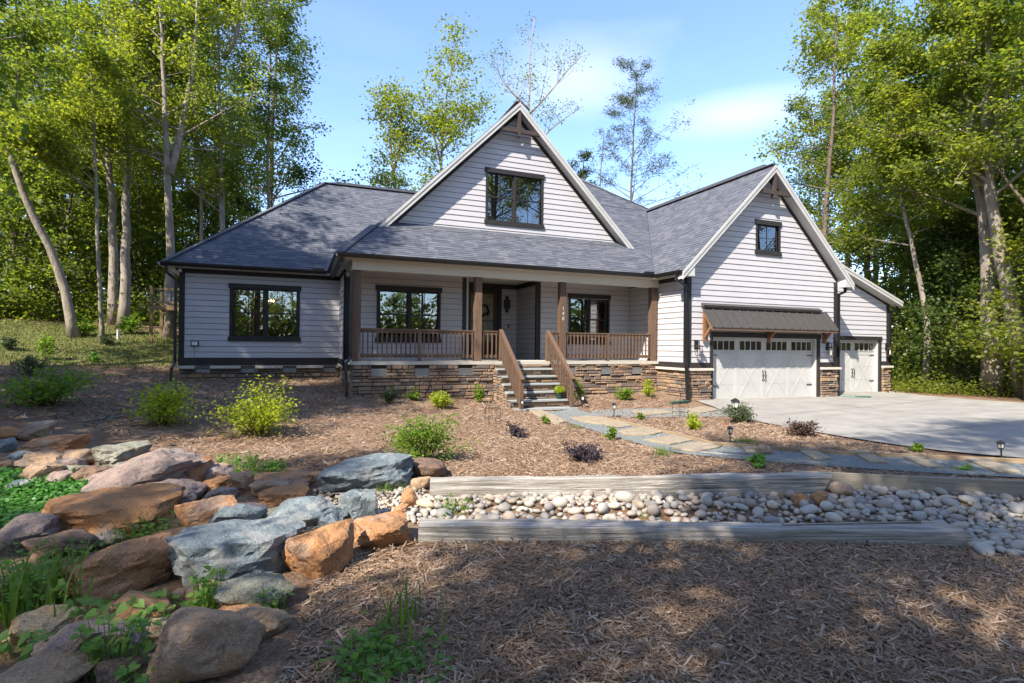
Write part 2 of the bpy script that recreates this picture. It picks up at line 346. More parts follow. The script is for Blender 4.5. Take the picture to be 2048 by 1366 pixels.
def make_wall(pt, poly, holes, zb0=None, ztop=None, thick=.14, zs=None):
    zlo, zhi = min(p[1] for p in poly), max(p[1] for p in poly)
    w = MB()
    for a, b, l0, r0, l1, r1 in cells(poly, holes, zlo, zhi):
        w.hexa([pt(l0,a,0), pt(r0,a,0), pt(r0,a,-thick), pt(l0,a,-thick)], [pt(l1,b,0), pt(r1,b,0), pt(r1,b,-thick), pt(l1,b,-thick)])
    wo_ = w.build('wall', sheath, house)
    z = zb0 if zb0 is not None else zlo
    ztop = ztop or zhi
    while z < ztop-.02:
        z1 = min(z+EXPO, ztop); jit = random.uniform(-.0015, .0015)
        hs = [(q[0], q[1], z-1, z1+1) for q in holes if min(q[3], z1)-max(q[2], z) > .045]
        for a, b, l0, r0, l1, r1 in cells(poly, hs, z, z1-.011):
            oa = .030-(.02)*(a-z)/EXPO+jit; ob = .030-.02*(b-z)/EXPO+jit
            MB().hexa([pt(l0,a,oa), pt(r0,a,oa), pt(r0,a,.002), pt(l0,a,.002)], [pt(l1,b,ob), pt(r1,b,ob), pt(r1,b,.002), pt(l1,b,.002)]).build('siding_board', siding, wo_)
        z += EXPO
    return wo_
def trim(name, pt, u0, u1, z0, z1, o0=.0, o1=.045, m=None, parent=None):
    return slabp(MB(), pt, u0, u1, z0, z1, o0, o1).build(name, m or black, parent or house)
def window(pt, u0, u1, z0, z1, units=2, mv=1, room=2.6, blind=False, double=True, mh=False):
    """outer casing rectangle; returns the hole to cut in the wall"""
    cs, hd, sl_ = .095, .16, .145
    a0, a1, b0, b1 = u0+cs, u1-cs, z0+sl_, z1-hd
    wo_ = slabp(MB(), pt, u0+.02, a0, b0, b1, -.10, .045).build('window', black, house)
    slabp(MB(), pt, a1, u1-.02, b0, b1, -.10, .045).build('side_casing', black, wo_)
    slabp(MB(), pt, u0-.02, u1+.02, b1, z1, -.10, .065).build('head_casing', black, wo_)
    slabp(MB(), pt, u0-.02, u1+.02, z0, b0, -.10, .07).build('sill', black, wo_)
    uw = (a1-a0-(units-1)*.09)/units
    for k in range(units):
        s0 = a0+k*(uw+.09); s1 = s0+uw
        if k: slabp(MB(), pt, s0-.09, s0, b0, b1, -.09, .03).build('mullion', black, wo_)
        zm = (b0+b1)/2 if double else None
        for q, (c0, c1, o) in enumerate([(b0, zm+.02, -.05), (zm-.02, b1, -.025)] if double else [(b0, b1, -.03)]):
            sf = MB(); t = .042
            slabp(sf, pt, s0, s0+t, c0, c1, o-.022, o); slabp(sf, pt, s1-t, s1, c0, c1, o-.022, o); slabp(sf, pt, s0+t, s1-t, c0, c0+t, o-.022, o); slabp(sf, pt, s0+t, s1-t, c1-t, c1, o-.022, o)
            sf.build('sash', black, wo_)
            slabp(MB(), pt, s0+t, s1-t, c0+t, c1-t, o-.014, o-.009).build('pane', pane_m, wo_)
            for j in range(mv):
                um = s0+(s1-s0)*(j+1)/(mv+1); slabp(MB(), pt, um-.009, um+.009, c0+t, c1-t, o-.006, o+.004).build('muntin', black, wo_)
            if mh: slabp(MB(), pt, s0+t, s1-t, (c0+c1)/2-.009, (c0+c1)/2+.009, o-.007, o+.003).build('muntin', black, wo_)
        if blind: slabp(MB(), pt, s0+.03, s1-.03, b1-.12, b1-.045, -.16, -.13).build('blind', blind_m, wo_)
    # the dark room behind the panes
    r = MB(); e = .25; d = -room; f = -.11
    A = [pt(a0-e,b0-e,f), pt(a1+e,b0-e,f), pt(a1+e,b1+e,f), pt(a0-e,b1+e,f)]; B = [pt(a0-e,b0-e,d), pt(a1+e,b0-e,d), pt(a1+e,b1+e,d), pt(a0-e,b1+e,d)]
    r.add(A+B, [(0,1,5,4),(1,2,6,5),(2,3,7,6),(3,0,4,7),(4,5,6,7)]); r.build('interior', room_m, wo_)
    return (a0, a1, b0, b1)

# walls -----------------------------------------------------------------
WF, PB_, GF_, SG, GW = front(20.0), front(17.63), front(14.30), front(15.25), front(17.63)
SOF = 4.17
h1 = window(WF, -2.10, .10, 1.86, 3.77, blind=True)
make_wall(WF, [(-3.5,.95),(1.39,.95),(1.39,SOF),(-3.5,SOF)], [h1], 1.31, 4.05)
RW = leftw(1.39)
make_wall(RW, [(17.63,.95),(20,.95),(20,SOF),(17.63,SOF)], [], 1.31, 4.05)
h2 = window(PB_, 2.33, 4.46, 1.87, 3.70)
make_wall(PB_, [(1.39,1.2),(5.29,1.2),(5.29,SOF),(1.39,SOF)], [h2], 1.32)
h3 = window(PB_, 9.22, 11.0, 1.87, 3.74, blind=True)
make_wall(PB_, [(8.02,1.2),(11.87,1.2),(11.87,SOF),(8.02,SOF)], [h3], 1.32)
DV = 19.55; DW = front(DV)
make_wall(leftw(7.98), [(17.64,1.2),(DV,1.2),(DV,SOF),(17.64,SOF)], [], 1.32)
dh = (5.75, 7.30, 1.2, 4.0)
make_wall(DW, [(5.29,1.2),(7.98,1.2),(7.98,SOF),(5.29,SOF)], [dh], 1.32)
MB().box(5.28, 5.42, 17.64, DV, 1.2, SOF).build('wall', siding, house)
LG = leftw(11.87)
make_wall(LG, [(14.3,.0),(17.63,.0),(17.63,SOF),(14.3,SOF)], [], 1.31, 4.05)
h4 = window(GF_, 14.75, 15.93, 5.08, 6.29, units=1, double=False, mh=True)
GDH = (12.90, 17.80, -.1, 2.17)
make_wall(GF_, [(11.87,-.1),(18.77,-.1),(18.77,4.45),(15.32,7.90),(11.87,4.45)], [h4, GDH], 1.31)
SDH = (19.83, 22.55, -.1, 2.18)
make_wall(SG, [(18.78,-.1),(23.13,-.1),(23.13,3.75),(18.78,5.34)], [SDH], 1.31)
h5 = window(GW, 5.96, 8.18, 6.0, 7.95, units=2, mv=1)
make_wall(GW, [(2.45,5.4),(11.70,5.4),(7.08,9.98)], [h5], 5.46)
# unseen rear and side walls that close the house
for a in ((-3.5,-3.36,20.14,29,.3,SOF), (18.63,18.77,14.44,22,-.1,4.2), (22.99,23.13,15.4,22,-.1,3.7), (-3.5,19.2,28.9,29.04,.3,SOF), (18.8,23.1,21.9,22.04,-.1,3.7), (19.06,19.2,22,28.9,-.1,SOF)):
    MB().box(*a).build('wall', siding, house)
# trims -----------------------------------------------------------------
for pt, a in ((WF, (-3.52,-3.36,1.05,4.05)), (PB_, (1.37,1.53,1.32,3.9)), (PB_, (5.20,5.33,1.32,4.1)), (PB_, (7.93,8.10,1.32,4.1)), (GF_, (11.85,12.0,1.30,4.4)), (GF_, (18.62,18.79,1.12,4.3)), (SG, (22.99,23.15,1.12,3.75)), (LG, (14.26,14.42,1.31,4.05)), (leftw(1.39), (17.58,17.73,1.32,4.0)), (leftw(7.98), (17.60,17.70,1.32,4.1))):
    trim('corner_trim', pt, *a, o0=.0, o1=.05 if pt in (WF, PB_, GF_, SG) else .046)
for pt, a in ((WF, (-3.52,1.39,4.03,SOF-.005)), (RW, (17.68,20,4.03,SOF-.005)), (LG, (14.4,15.72,4.03,SOF-.005)), (leftw(7.98), (17.7,DV,3.98,4.16)), (DW, (5.42,7.96,3.98,4.165))):
    trim('frieze_board', pt, *a, o1=.04)
for pt, a in ((WF, (-3.48,1.36,1.055,1.31)), (RW, (17.66,19.94,1.055,1.31)), (LG, (14.28,15.70,1.13,1.305)), (GF_, (11.9,12.76,1.13,1.305)), (GF_, (17.92,18.64,1.13,1.305)), (SG, (22.68,23.0,1.13,1.305))):
    trim('base_board', pt, *a, o1=.055)
def rake_trim(pt, a, b, w, o1):       # sloping dark board under a rake: a, b are (u,z) of its upper edge
    (u0, z0), (u1, z1) = a, b
    MB().hexa([pt(u0,z0-w,o1), pt(u1,z1-w,o1), pt(u1,z1-w,.0), pt(u0,z0-w,.0)], [pt(u0,z0,o1), pt(u1,z1,o1), pt(u1,z1,0), pt(u0,z0,0)]).build('rake_trim', black, house)
rake_trim(GW, (2.48, 5.50), (7.08, 10.08), .24, .04); rake_trim(GW, (7.08, 10.08), (11.68, 5.50), .24, .04)
rake_trim(GF_, (11.87, 4.52), (15.32, 7.97), .24, .04); rake_trim(GF_, (15.32, 7.97), (18.77, 4.52), .24, .04)
rake_trim(SG, (18.8, 5.38), (23.13, 3.79), .17, .04)
# roofs -----------------------------------------------------------------
def plane_roof(origin, du, dt, poly, name='roof', tabs=True, thick=.16):
    """poly in (s along eave, t up slope); du unit eave direction, dt unit upslope vector"""
    o, du, dt = Vector(origin), Vector(du), Vector(dt); nrm = du.cross(dt).normalized()
    if nrm.z < 0: nrm = -nrm
    P = lambda s, t, k=0: tuple(o+du*s+dt*t+nrm*k)
    mb = MB(); n = len(poly)
    mb.add([P(s, t, 0) for s, t in poly]+[P(s, t, -thick) for s, t in poly], [tuple(range(n)), tuple(range(2*n-1, n-1, -1))]+[(i, i+n, (i+1) % n+n, (i+1) % n) for i in range(n)])
    ro = mb.build(name, shingle, house)
    if tabs:
        E_ = .142; tb = MB(); tmax = max(t for _, t in poly); t = min(t for _, t in poly)
        while t < tmax-.02:
            tm = min(t+E_, tmax); c = cells(poly, [], t+.0005, max(tm-.0005, t+.001))
            for a, b, l0, r0, l1, r1 in c:
                x = min(l0, l1)-random.uniform(0, .3)
                while x < max(r0, r1):
                    w = random.choice((.14, .2, .26, .33, .42)); y = x+w-.006
                    xa0, xb0, xa1, xb1 = max(x, l0), min(y, r0), max(x, l1), min(y, r1)
                    if xb0-xa0 > .01 or xb1-xa1 > .01:
                        if xb0 < xa0: xa0 = xb0 = (xa0+xb0)/2
                        if xb1 < xa1: xa1 = xb1 = (xa1+xb1)/2
                        kk = .010+random.choice((0, 0, .006))
                        tb.add([P(xa0, a, 0), P(xb0, a, 0), P(xb1, b, .004), P(xa1, b, .004), P(xa0, a, kk), P(xb0, a, kk)], [(0,1,5,4), (4,5,2,3), (0,4,3), (1,2,5)])
                    x += w
            t += E_
        tb.build('shingles', shingle, ro, 'stuff')
    return ro
def roof3(pts, eave_dir, **k):      # from 3D corner points; first point is the origin on the eave
    o = Vector(pts[0]); du = Vector(eave_dir).normalized(); n = None
    for i in range(1, len(pts)-1):
        n = (Vector(pts[i])-o).cross(Vector(pts[i+1])-o)
        if n.length > 1e-3: break
    n.normalize(); n = n if n.z > 0 else -n
    dt = n.cross(du).normalized(); dt = dt if dt.z > 0 else -dt
    return plane_roof(o, du, dt, [((Vector(p)-o).dot(du), (Vector(p)-o).dot(dt)) for p in pts], **k)
EZ = 4.30
pz = lambda v: EZ+.665*(v-15.42)
wz = lambda v: EZ+.89*(v-19.58)
gz = lambda u: 10.27-abs(u-7.08)*1.0-.01
roof3([(-3.92,19.58,EZ),(5.6,19.58,EZ),(5.6,24.5,wz(24.5)),(1.0,24.5,wz(24.5))], (1,0,0))
roof3([(-3.92,19.58,EZ),(1.0,24.5,wz(24.5)),(-3.92,29.4,EZ)], (0,1,0))
roof3([(-3.92,29.42,EZ),(5.6,29.42,EZ),(5.6,24.5,wz(24.5)),(1.0,24.5,wz(24.5))], (1,0,0), tabs=False)
roof3([(1.02,15.42,EZ),(11.36,15.42,EZ),(15.25,21.28,pz(21.28)),(15.75,21.35,pz(21.35)),(12.6,25.8,pz(25.8)),(8.4,25.8,pz(25.8)),(7.08,24.45,pz(24.45)),(2.22,17.28,pz(17.28))], (1,0,0))
G0 = gz(1.02)
roof3([(1.02,15.44,G0),(2.22,17.26,gz(2.22)),(7.08,17.26,gz(7.08)),(7.08,26,gz(7.08)),(1.02,26,G0)], (0,1,0))
roof3([(11.96,17.26,gz(11.96)),(7.08,17.26,gz(7.08)),(7.08,25,gz(7.08)),(7.2,25,gz(7.2))], (0,1,0))
roof3([(8.4,25.8,pz(25.8)-.02),(12.6,25.8,pz(25.8)-.02),(16,30.5,4.6),(3,30.5,4.6)], (1,0,0), tabs=False)
roof3([(19.5,21.35,4.45),(15.75,21.35,pz(21.35)),(12.6,25.8,pz(25.8)),(19.5,30.5,4.45)], (0,1,0), tabs=False)
qz = lambda u: 8.17-abs(u-15.30)
roof3([(11.40,13.93,qz(11.40)),(15.30,13.93,8.17),(15.30,21.4,8.17),(11.40,15.44,qz(11.40))], (0,1,0))
roof3([(19.20,13.93,qz(19.20)),(15.30,13.93,8.17),(15.30,24,8.17),(19.20,24,qz(19.20))], (0,1,0))
sz = lambda u: 5.25-.366*(u-19.6)
roof3([(23.5,14.9,sz(23.5)),(18.9,14.9,sz(18.9)),(18.9,22.2,sz(18.9)),(23.5,22.2,sz(23.5))], (0,1,0))
# ridge and hip caps
for a, b in (((1.0,24.5,wz(24.5)+.02),(5.6,24.5,wz(24.5)+.02)), ((-3.9,19.6,EZ+.02),(1.0,24.5,wz(24.5)+.02)), ((1.05,15.45,EZ+.02),(2.2,17.24,pz(17.24)+.02)), ((15.30,13.95,8.19),(15.30,21.3,8.19)), ((15.7,21.4,pz(21.4)+.02),(12.6,25.8,pz(25.8)+.02)), ((7.08,17.28,10.28),(7.08,25,10.28))):
    MB().bar(a, b, .26, .035).build('ridge_cap', ridge_m, house)
for a, b in (((1.6,24.5,wz(24.5)+.07),(5.5,24.5,wz(24.5)+.07)), ((15.30,14.35,8.25),(15.30,21.0,8.25))):
    MB().bar(a, b, .24, .07).build('ridge_vent', ridge_m, house)
# gutters, fascia and soffits
def gutter(a, b, out):
    a, b, o = Vector(a), Vector(b), Vector(out); prof = [(0,-.005),(.0,-.12),(.075,-.125),(.11,-.05),(.115,.0),(.105,.0),(.098,-.045),(.07,-.112),(.01,-.11),(.01,-.005)]
    n = len(prof); vs = [tuple(p+o*x+Vector((0,0,z))) for p in (a, b) for x, z in prof]
    MB().add(vs, [(i, (i+1) % n, (i+1) % n+n, i+n) for i in range(n)]+[(0,9,8,1),(1,8,7,2),(2,7,6,3),(3,6,5,4),(n,n+1,n+8,n+9),(n+1,n+2,n+7,n+8),(n+2,n+3,n+6,n+7),(n+3,n+4,n+5,n+6)]).build('gutter', gutter_m, house)
gutter((-3.96,19.60,EZ+.01), (.92,19.60,EZ+.01), (0,-1,0)); gutter((-3.94,19.6,EZ+.01), (-3.94,29.4,EZ+.01), (-1,0,0))
gutter((1.0,15.44,EZ+.01), (11.36,15.44,EZ+.01), (0,-1,0)); gutter((1.04,15.40,EZ+.01), (1.04,19.5,EZ+.01), (-1,0,0))
gutter((11.42,13.97,EZ-.01), (11.42,15.34,EZ-.01), (-1,0,0)); gutter((19.18,13.97,EZ-.01), (19.18,15.2,EZ-.01), (1,0,0)); gutter((23.46,14.95,sz(23.5)), (23.46,22,sz(23.5)), (1,0,0))
for a in ((-3.94,1.39,19.60,20.0), (-3.94,-3.5,20.0,29.3), (1.03,1.39,15.44,19.62), (1.39,11.86,15.44,17.6)):
    MB().box(*a, SOF+.002, SOF+.05).build('soffit', cream, house)
MB().box(5.4, 7.97, 17.64, DV, SOF+.003, SOF+.05).build('soffit', cream, house)
MB().box(11.43, 11.86, 14.0, 15.43, SOF+.004, SOF+.05).build('soffit', cream, house)
# rakes: white boards at the front edge of the gables, with soffit behind
def rake(ua, za, ub, zb, v0, v1, drop=.02, w=.26):
    MB().hexa([(ua,v0,za-drop-w),(ub,v0,zb-drop-w),(ub,v0+.03,zb-drop-w),(ua,v0+.03,za-drop-w)], [(ua,v0,za-drop),(ub,v0,zb-drop),(ub,v0+.03,zb-drop),(ua,v0+.03,za-drop)]).build('rake_board', white, house)
    MB().hexa([(ua,v0-.018,za-drop-w*.42),(ub,v0-.018,zb-drop-w*.42),(ub,v0-.002,zb-drop-w*.42),(ua,v0-.002,za-drop-w*.42)], [(ua,v0-.018,za-drop+.005),(ub,v0-.018,zb-drop+.005),(ub,v0-.002,zb-drop+.005),(ua,v0-.002,za-drop+.005)]).build('rake_moulding', white, house)
    n = int((v1-v0-.04)/.11)+1
    for k in range(n):
        a = v0+.035+k*.11; b = min(a+.104, v1)
        MB().hexa([(ua,a,za-.25),(ub,a,zb-.25),(ub,b,zb-.25),(ua,b,za-.25)], [(ua,a,za-.20),(ub,a,zb-.20),(ub,b,zb-.20),(ua,b,za-.20)]).build('soffit_board', white, house)
rake(2.12, gz(2.12), 7.08, gz(7.08), 17.24, 17.63); rake(7.08, gz(7.08), 12.04, gz(12.04), 17.24, 17.63)
rake(11.38, qz(11.38), 15.30, 8.17, 13.91, 14.30); rake(15.30, 8.17, 19.22, qz(19.22), 13.91, 14.30)
rake(19.2, sz(19.2), 23.5, sz(23.5), 14.88, 15.25, w=.2)
for u0, u1 in ((11.40, 11.86), (18.80, 19.20)):     # boxed eave returns
    MB().add([(u0,13.93,4.10),(u1,13.93,4.10),(u1,14.3,4.10),(u0,14.3,4.10),(u0,13.93,4.16),(u1,13.93,4.16 if u0 > 15 else 4.55),(u1,14.3,4.16 if u0 > 15 else 4.55),(u0,14.3,4.16)] if u0 < 15 else [(u0,13.93,4.10),(u1,13.93,4.10),(u1,14.3,4.10),(u0,14.3,4.10),(u0,13.93,4.5),(u1,13.93,4.16),(u1,14.3,4.16),(u0,14.3,4.5)], [(3,2,1,0),(4,5,6,7),(0,1,5,4),(1,2,6,5),(2,3,7,6),(3,0,4,7)]).build('eave_return', white, house)
for uc, zc_, v in ((7.08, 9.26, 17.26), (15.30, 7.20, 13.93)):     # king post and collar in each gable
    hw = 10.27-zc_ if v > 15 else 8.17-zc_
    t = MB().box(uc-hw+.22, uc+hw-.22, v+.02, v+.12, zc_-.065, zc_+.065).build('collar_beam', dstain, house)
    MB().box(uc-.055, uc+.055, v+.005, v+.135, zc_-.20, zc_+hw-.32).build('king_post', dstain, t)
# porch -----------------------------------------------------------------
PV = 15.75
MB().box(1.40, 11.86, PV, 19.6, 1.215, 1.315).build('porch_slab', slab_m, house)
MB().box(1.42, 11.85, PV+.02, PV+.27, 3.905, SOF).build('porch_beam', cream, house)
MB().box(1.42, 1.67, PV+.28, 17.62, 3.905, SOF).build('porch_beam', cream, house)
posts = []
for u in (1.46, 5.07, 7.98, 11.57):
    posts.append(MB().box(u, u+.215, PV+.03, PV+.245, 1.316, 3.904).build('porch_post', wood, house))
for k, dgt in enumerate('140'):
    fc = bpy.data.curves.new('house_number', 'FONT'); fc.body = dgt; fc.size = .17; fc.extrude = .004; fc.align_x = 'CENTER'
    tmp = bpy.data.objects.new('house_number', fc); COL.objects.link(tmp); bpy.context.view_layer.update(); nm_ = bpy.data.meshes.new_from_object(tmp.evaluated_get(bpy.context.evaluated_depsgraph_get())); bpy.data.objects.remove(tmp); nm_.materials.clear(); nm_.materials.append(white)
    fo = link('house_number', nm_, posts[2]); fo.location = (8.085, PV+.026, 2.98-.165*k); fo.rotation_euler = (R(90), 0, 0)
RV = PV+.13
def railing(u0, u1, mids=()):
    rl = MB().box(u0, u1, RV-.045, RV+.045, 2.225, 2.262).build('porch_railing', wood, house)
    MB().box(u0, u1, RV-.018, RV+.018, 2.135, 2.223).build('top_rail', wood, rl); MB().box(u0, u1, RV-.018, RV+.018, 1.425, 1.515).build('bottom_rail', wood, rl)
    for mu_ in mids: MB().box(mu_-.045, mu_+.045, RV-.044, RV+.046, 1.316, 2.223).build('railing_post', wood, rl)
    n = int((u1-u0)/.132); g = (u1-u0)/n
    for k in range(n):
        u = u0+g*(k+.5)
        if any(abs(u-m_) < .07 for m_ in mids): continue
        MB().box(u-.018, u+.018, RV-.056, RV-.020, 1.40, 2.2).build('baluster', wood, rl)
railing(1.675, 5.068, (3.38,)); railing(5.287, 5.86); railing(7.52, 7.978); railing(8.197, 11.568, (9.85,))
rs = MB().box(1.545, 1.585, 15.998, 17.6, 2.225, 2.262).build('porch_railing', wood, house)
MB().box(1.55, 1.58, 15.998, 17.6, 1.425, 1.5).build('bottom_rail', wood, rs)
for k in range(11): MB().box(1.52, 1.549, 16.08+k*.14, 16.116+k*.14, 1.4, 2.2).build('baluster', wood, rs)
# front steps and stair rails
steps = MB().box(5.72, 7.62, 14.8, PV-.01, -.3, .0).build('front_steps', mortar, house)
TR = []
for k in range(6):
    zt = 1.315-.2175*(k+1); vf = PV-.28*(k+1)
    MB().box(5.70, 7.64, vf+.05, PV-.005, zt-.2175 if k < 5 else -.3, zt-.045).build('step_core', mortar, steps)
    e = MB(); o = random.uniform
    e.hexa([(5.71+o(-.03,.03),vf-.03+o(-.01,.01),zt-.045),(7.70+o(-.02,.02),vf-.03+o(-.01,.01),zt-.045),(7.70,vf+.34,zt-.045),(5.72,vf+.34,zt-.045)], [(5.71,vf-.03,zt),(7.70,vf-.03,zt),(7.70,vf+.34,zt),(5.72,vf+.34,zt)]); e.build('tread', bluestone, steps)
for U_ in (5.93, 7.55):
    a, b = Vector((U_, PV+.09, 2.30)), Vector((U_, 14.10, .86))
    rl = MB().bar(a+Vector((0,-.02,.0)), b+Vector((0,-.08,-.02)), .12, .04).build('stair_railing', wood, house)
    MB().box(U_-.045, U_+.045, PV+.05, PV+.14, 1.316, 2.24).build('newel_post', wood, rl); MB().box(U_-.05, U_+.05, 14.08, 14.18, -.1, .83).build('newel_post', wood, rl)
    lo = Vector((0, 0, -.74)); MB().bar(a+lo, b+lo+Vector((0,.05,0)), .04, .09).build('lower_rail', wood, rl); MB().bar(a+Vector((0,0,-.07)), b+Vector((0,.05,-.07)), .04, .09).build('upper_rail', wood, rl)
    for k in range(14):
        p = a.lerp(b, (k+.7)/14.4); MB().box(U_-.055 if U_ < 6.5 else U_-.05, U_-.02, p.y-.018, p.y+.018, p.z-.80, p.z-.06).build('baluster', wood, rl)
# front door in its alcove
dr = MB().box(5.75, 7.30, DV-.03, DV+.10, 1.317, 4.0).build('front_door', doorwood, house)
for a in ((5.72,5.86,1.317,3.98), (7.16,7.32,1.317,3.98), (5.86,7.16,3.82,3.985)):
    MB().box(a[0], a[1], DV-.075, DV-.03, a[2], a[3]).build('door_frame', black, dr)
MB().box(6.08, 6.98, DV-.05, DV-.032, 1.95, 3.76).build('pane', frost_m, dr)
for a in ((5.98,6.08,1.42,3.82), (6.98,7.08,1.42,3.82), (6.08,6.98,3.76,3.82), (6.08,6.98,1.42,1.95), (6.08,6.98,2.72,2.76)):
    MB().box(a[0], a[1], DV-.066, DV-.031, a[2], a[3]).build('stile', doorwood, dr)
MB().tube([(7.03,DV-.11,2.2),(7.03,DV-.11,2.5)], .014).build('handle', iron, dr)
MB().box(7.60, 7.645, DV-.05, DV-.026, 2.48, 2.62).build('doorbell', iron, house)
lt = MB().box(7.42, 7.66, DV-.13, DV-.026, 3.23, 3.56).build('wall_light', iron, house)
MB().box(7.48, 7.60, DV-.11, DV-.03, 3.08, 3.23).build('lower_shade', iron, lt); MB().box(7.48, 7.60, DV-.11, DV-.03, 3.56, 3.71).build('upper_shade', iron, lt)
# foundation stone, caps, vents -------------------------------------------
STONES = []
def stones(pt, u0, u1, z0, z1, vents=(), thick=.07, zf=None):
    z = z1
    while z > z0+.01:
        hh = min(random.choice((.06, .075, .09, .105, .13)), z-z0); u = u0-random.uniform(0, .2)
        while u < u1-.01:
            w = random.choice((.14, .2, .27, .34, .42, .52))*(.8+.4*random.random()); a, b = max(u, u0), min(u+w, u1)
            u += w
            if b-a < .03: continue
            if zf and z < zf((a+b)/2)-.03: continue
            ra = [(a, b)]
            for v0, v1, w0, w1 in vents:
                if z-hh < w1-.01 and z > w0+.01: ra = [(p, q) for x, y in ra for p, q in ((x, min(y, v0)), (max(x, v1), y)) if q-p > .03]
            for p, q in ra: STONES.append((pt, p, q, z-hh, z, thick))
        z -= hh
def stone_mesh(mb, pt, a, b, z0, z1, th):
    o = random.uniform; g = .008; d = th*o(.3, 1.15); c = min(.016, (b-a)*.2, (z1-z0)*.28)
    j = lambda: o(-c*.5, c*.5)
    A = [(a+g, z0+g), (b-g, z0+g), (b-g, z1-g), (a+g, z1-g)]
    B = [(a+g+c+j(), z0+g+c+j()*.7), (b-g-c+j(), z0+g+c+j()*.7), (b-g-c+j(), z1-g-c*.8+j()*.7), (a+g+c+j(), z1-g-c*.8+j()*.7)]
    vs = [pt(x, z, -.01) for x, z in A]+[pt(x+j()*.4, z+j()*.3, d*.6) for x, z in A]+[pt(x, z, d+o(-.006, .006)) for x, z in B]
    mb.add(vs, [(0,1,5,4),(1,2,6,5),(2,3,7,6),(3,0,4,7),(4,5,9,8),(5,6,10,9),(6,7,11,10),(7,4,8,11),(8,9,10,11)])
fo_ = MB().box(1.47, 11.8, PV+.06, PV+.3, -.4, 1.21).build('foundation', mortar, house)
for a in ((-3.42,1.4,20.03,20.3,-.2,.96), (1.46,1.6,PV+.1,20.2,-.2,1.2), (11.93,12.9,14.24,14.36,-.3,1.05), (17.82,18.72,14.24,14.36,-.3,1.05), (22.62,23.08,15.19,15.3,-.3,1.05), (11.82,11.95,14.3,16.2,-.3,1.05)):
    MB().box(*a).build('mortar_backing', mortar, fo_)
zg = lambda pt: (lambda u: h(*pt(u, 0, .05)[:2])-.08)
PVN = [(1.98,2.40,.89,1.10), (3.23,3.645,.89,1.10), (4.57,4.99,.90,1.10), (8.16,8.55,.88,1.09), (9.52,9.9,.88,1.09), (10.75,11.13,.88,1.09)]
WVN = [(-3.03,-2.62,.835,1.0), (-1.72,-1.29,.835,1.0), (-.435,-.015,.835,1.0), (.87,1.28,.835,1.0)]
f0, f1, f2 = front(PV+.06), front(20.03), front(14.24)
stones(f0, 1.44, 5.7, 0, 1.213, PVN, zf=zg(f0)); stones(f0, 7.68, 11.86, 0, 1.213, PVN, zf=zg(f0))
stones(f1, -3.5, 1.4, .3, .955, WVN, .07); stones(leftw(1.46), 15.72, 20.0, .15, 1.0, zf=None)
stones(f2, 11.86, 12.80, -.12, 1.05, thick=.08); stones(f2, 17.90, 18.78, -.12, 1.05, thick=.08); stones(front(15.19), 22.66, 23.15, -.12, 1.05, thick=.08)
stones(leftw(11.84), 14.22, PV+.06, -.1, 1.05, thick=.07)
for k in range(6):
    zt = 1.315-.2175*(k+1); vf = PV-.28*(k+1)
    stones(front(vf+.055), 5.66, 7.66, zt-.21 if k < 5 else -.22, zt-.047, thick=.045)
    stones(leftw(5.70), vf+.0, vf+.28 if k else PV, -.15, zt-.05, thick=.05)
stones(front(PV-.01), 5.7, 7.6, 1.1, 1.213, thick=.04)
def seen(s): return (s[2]-s[1])*(s[4]-s[3])/np.linalg.norm(np.array(s[0](s[1], s[3], 0))-CAM)**2
STONES.sort(key=seen, reverse=True)
for s in STONES[:300]:
    b = MB(); stone_mesh(b, *s); b.build('stone', ledge, fo_)
b = MB()
for s in STONES[300:]: stone_mesh(b, *s)
b.build('stonework', ledge, fo_, 'stuff')
for pt, V3 in ((f0, PVN), (f1, WVN)):
    for v0, v1, w0, w1 in V3:
        vo = slabp(MB(), pt, v0, v1, w0, w1, .0, .01).build('vent', vent_m, fo_)
        fr = MB(); n = 13
        for k in range(n): x = v0+.012+(v1-v0-.024)*k/(n-1); slabp(fr, pt, x-.007, x+.007, w0, w1, .011, .03)
        slabp(fr, pt, v0, v1, w1-.018, w1-.001, .03, .036); slabp(fr, pt, v0, v1, w0, w0+.018, .03, .036); fr.build('grille', vent_m, vo)
u = -3.56
while u < 1.33:      # capstones sit in lengths between the vents
    e = u+random.uniform(.5, .75); e = min(e, 1.44)
    hit = [v for v in WVN if v[0] < e and v[1] > u]
    if hit: e = hit[0][0]
    if e-u > .03: slabp(MB(), f1, u+.004, e-.004, .955, 1.05, -.02, .115).build('capstone', capstone, fo_)
    u = hit[0][1] if hit else e
slabp(MB(), f1, -3.5, 1.4, 1.03, 1.054, -.02, .06).build('cap_ledge', capstone, fo_)
for pt, a in ((f2, (11.80,12.83)), (f2, (17.90,18.86)), (front(15.19), (22.66,23.22)), (leftw(11.84), (14.13,15.74)), (leftw(1.46), (17.7,19.93))):
    slabp(MB(), pt, a[0], a[1], 1.05, 1.125, -.02, .13).build('capstone', capstone, fo_)
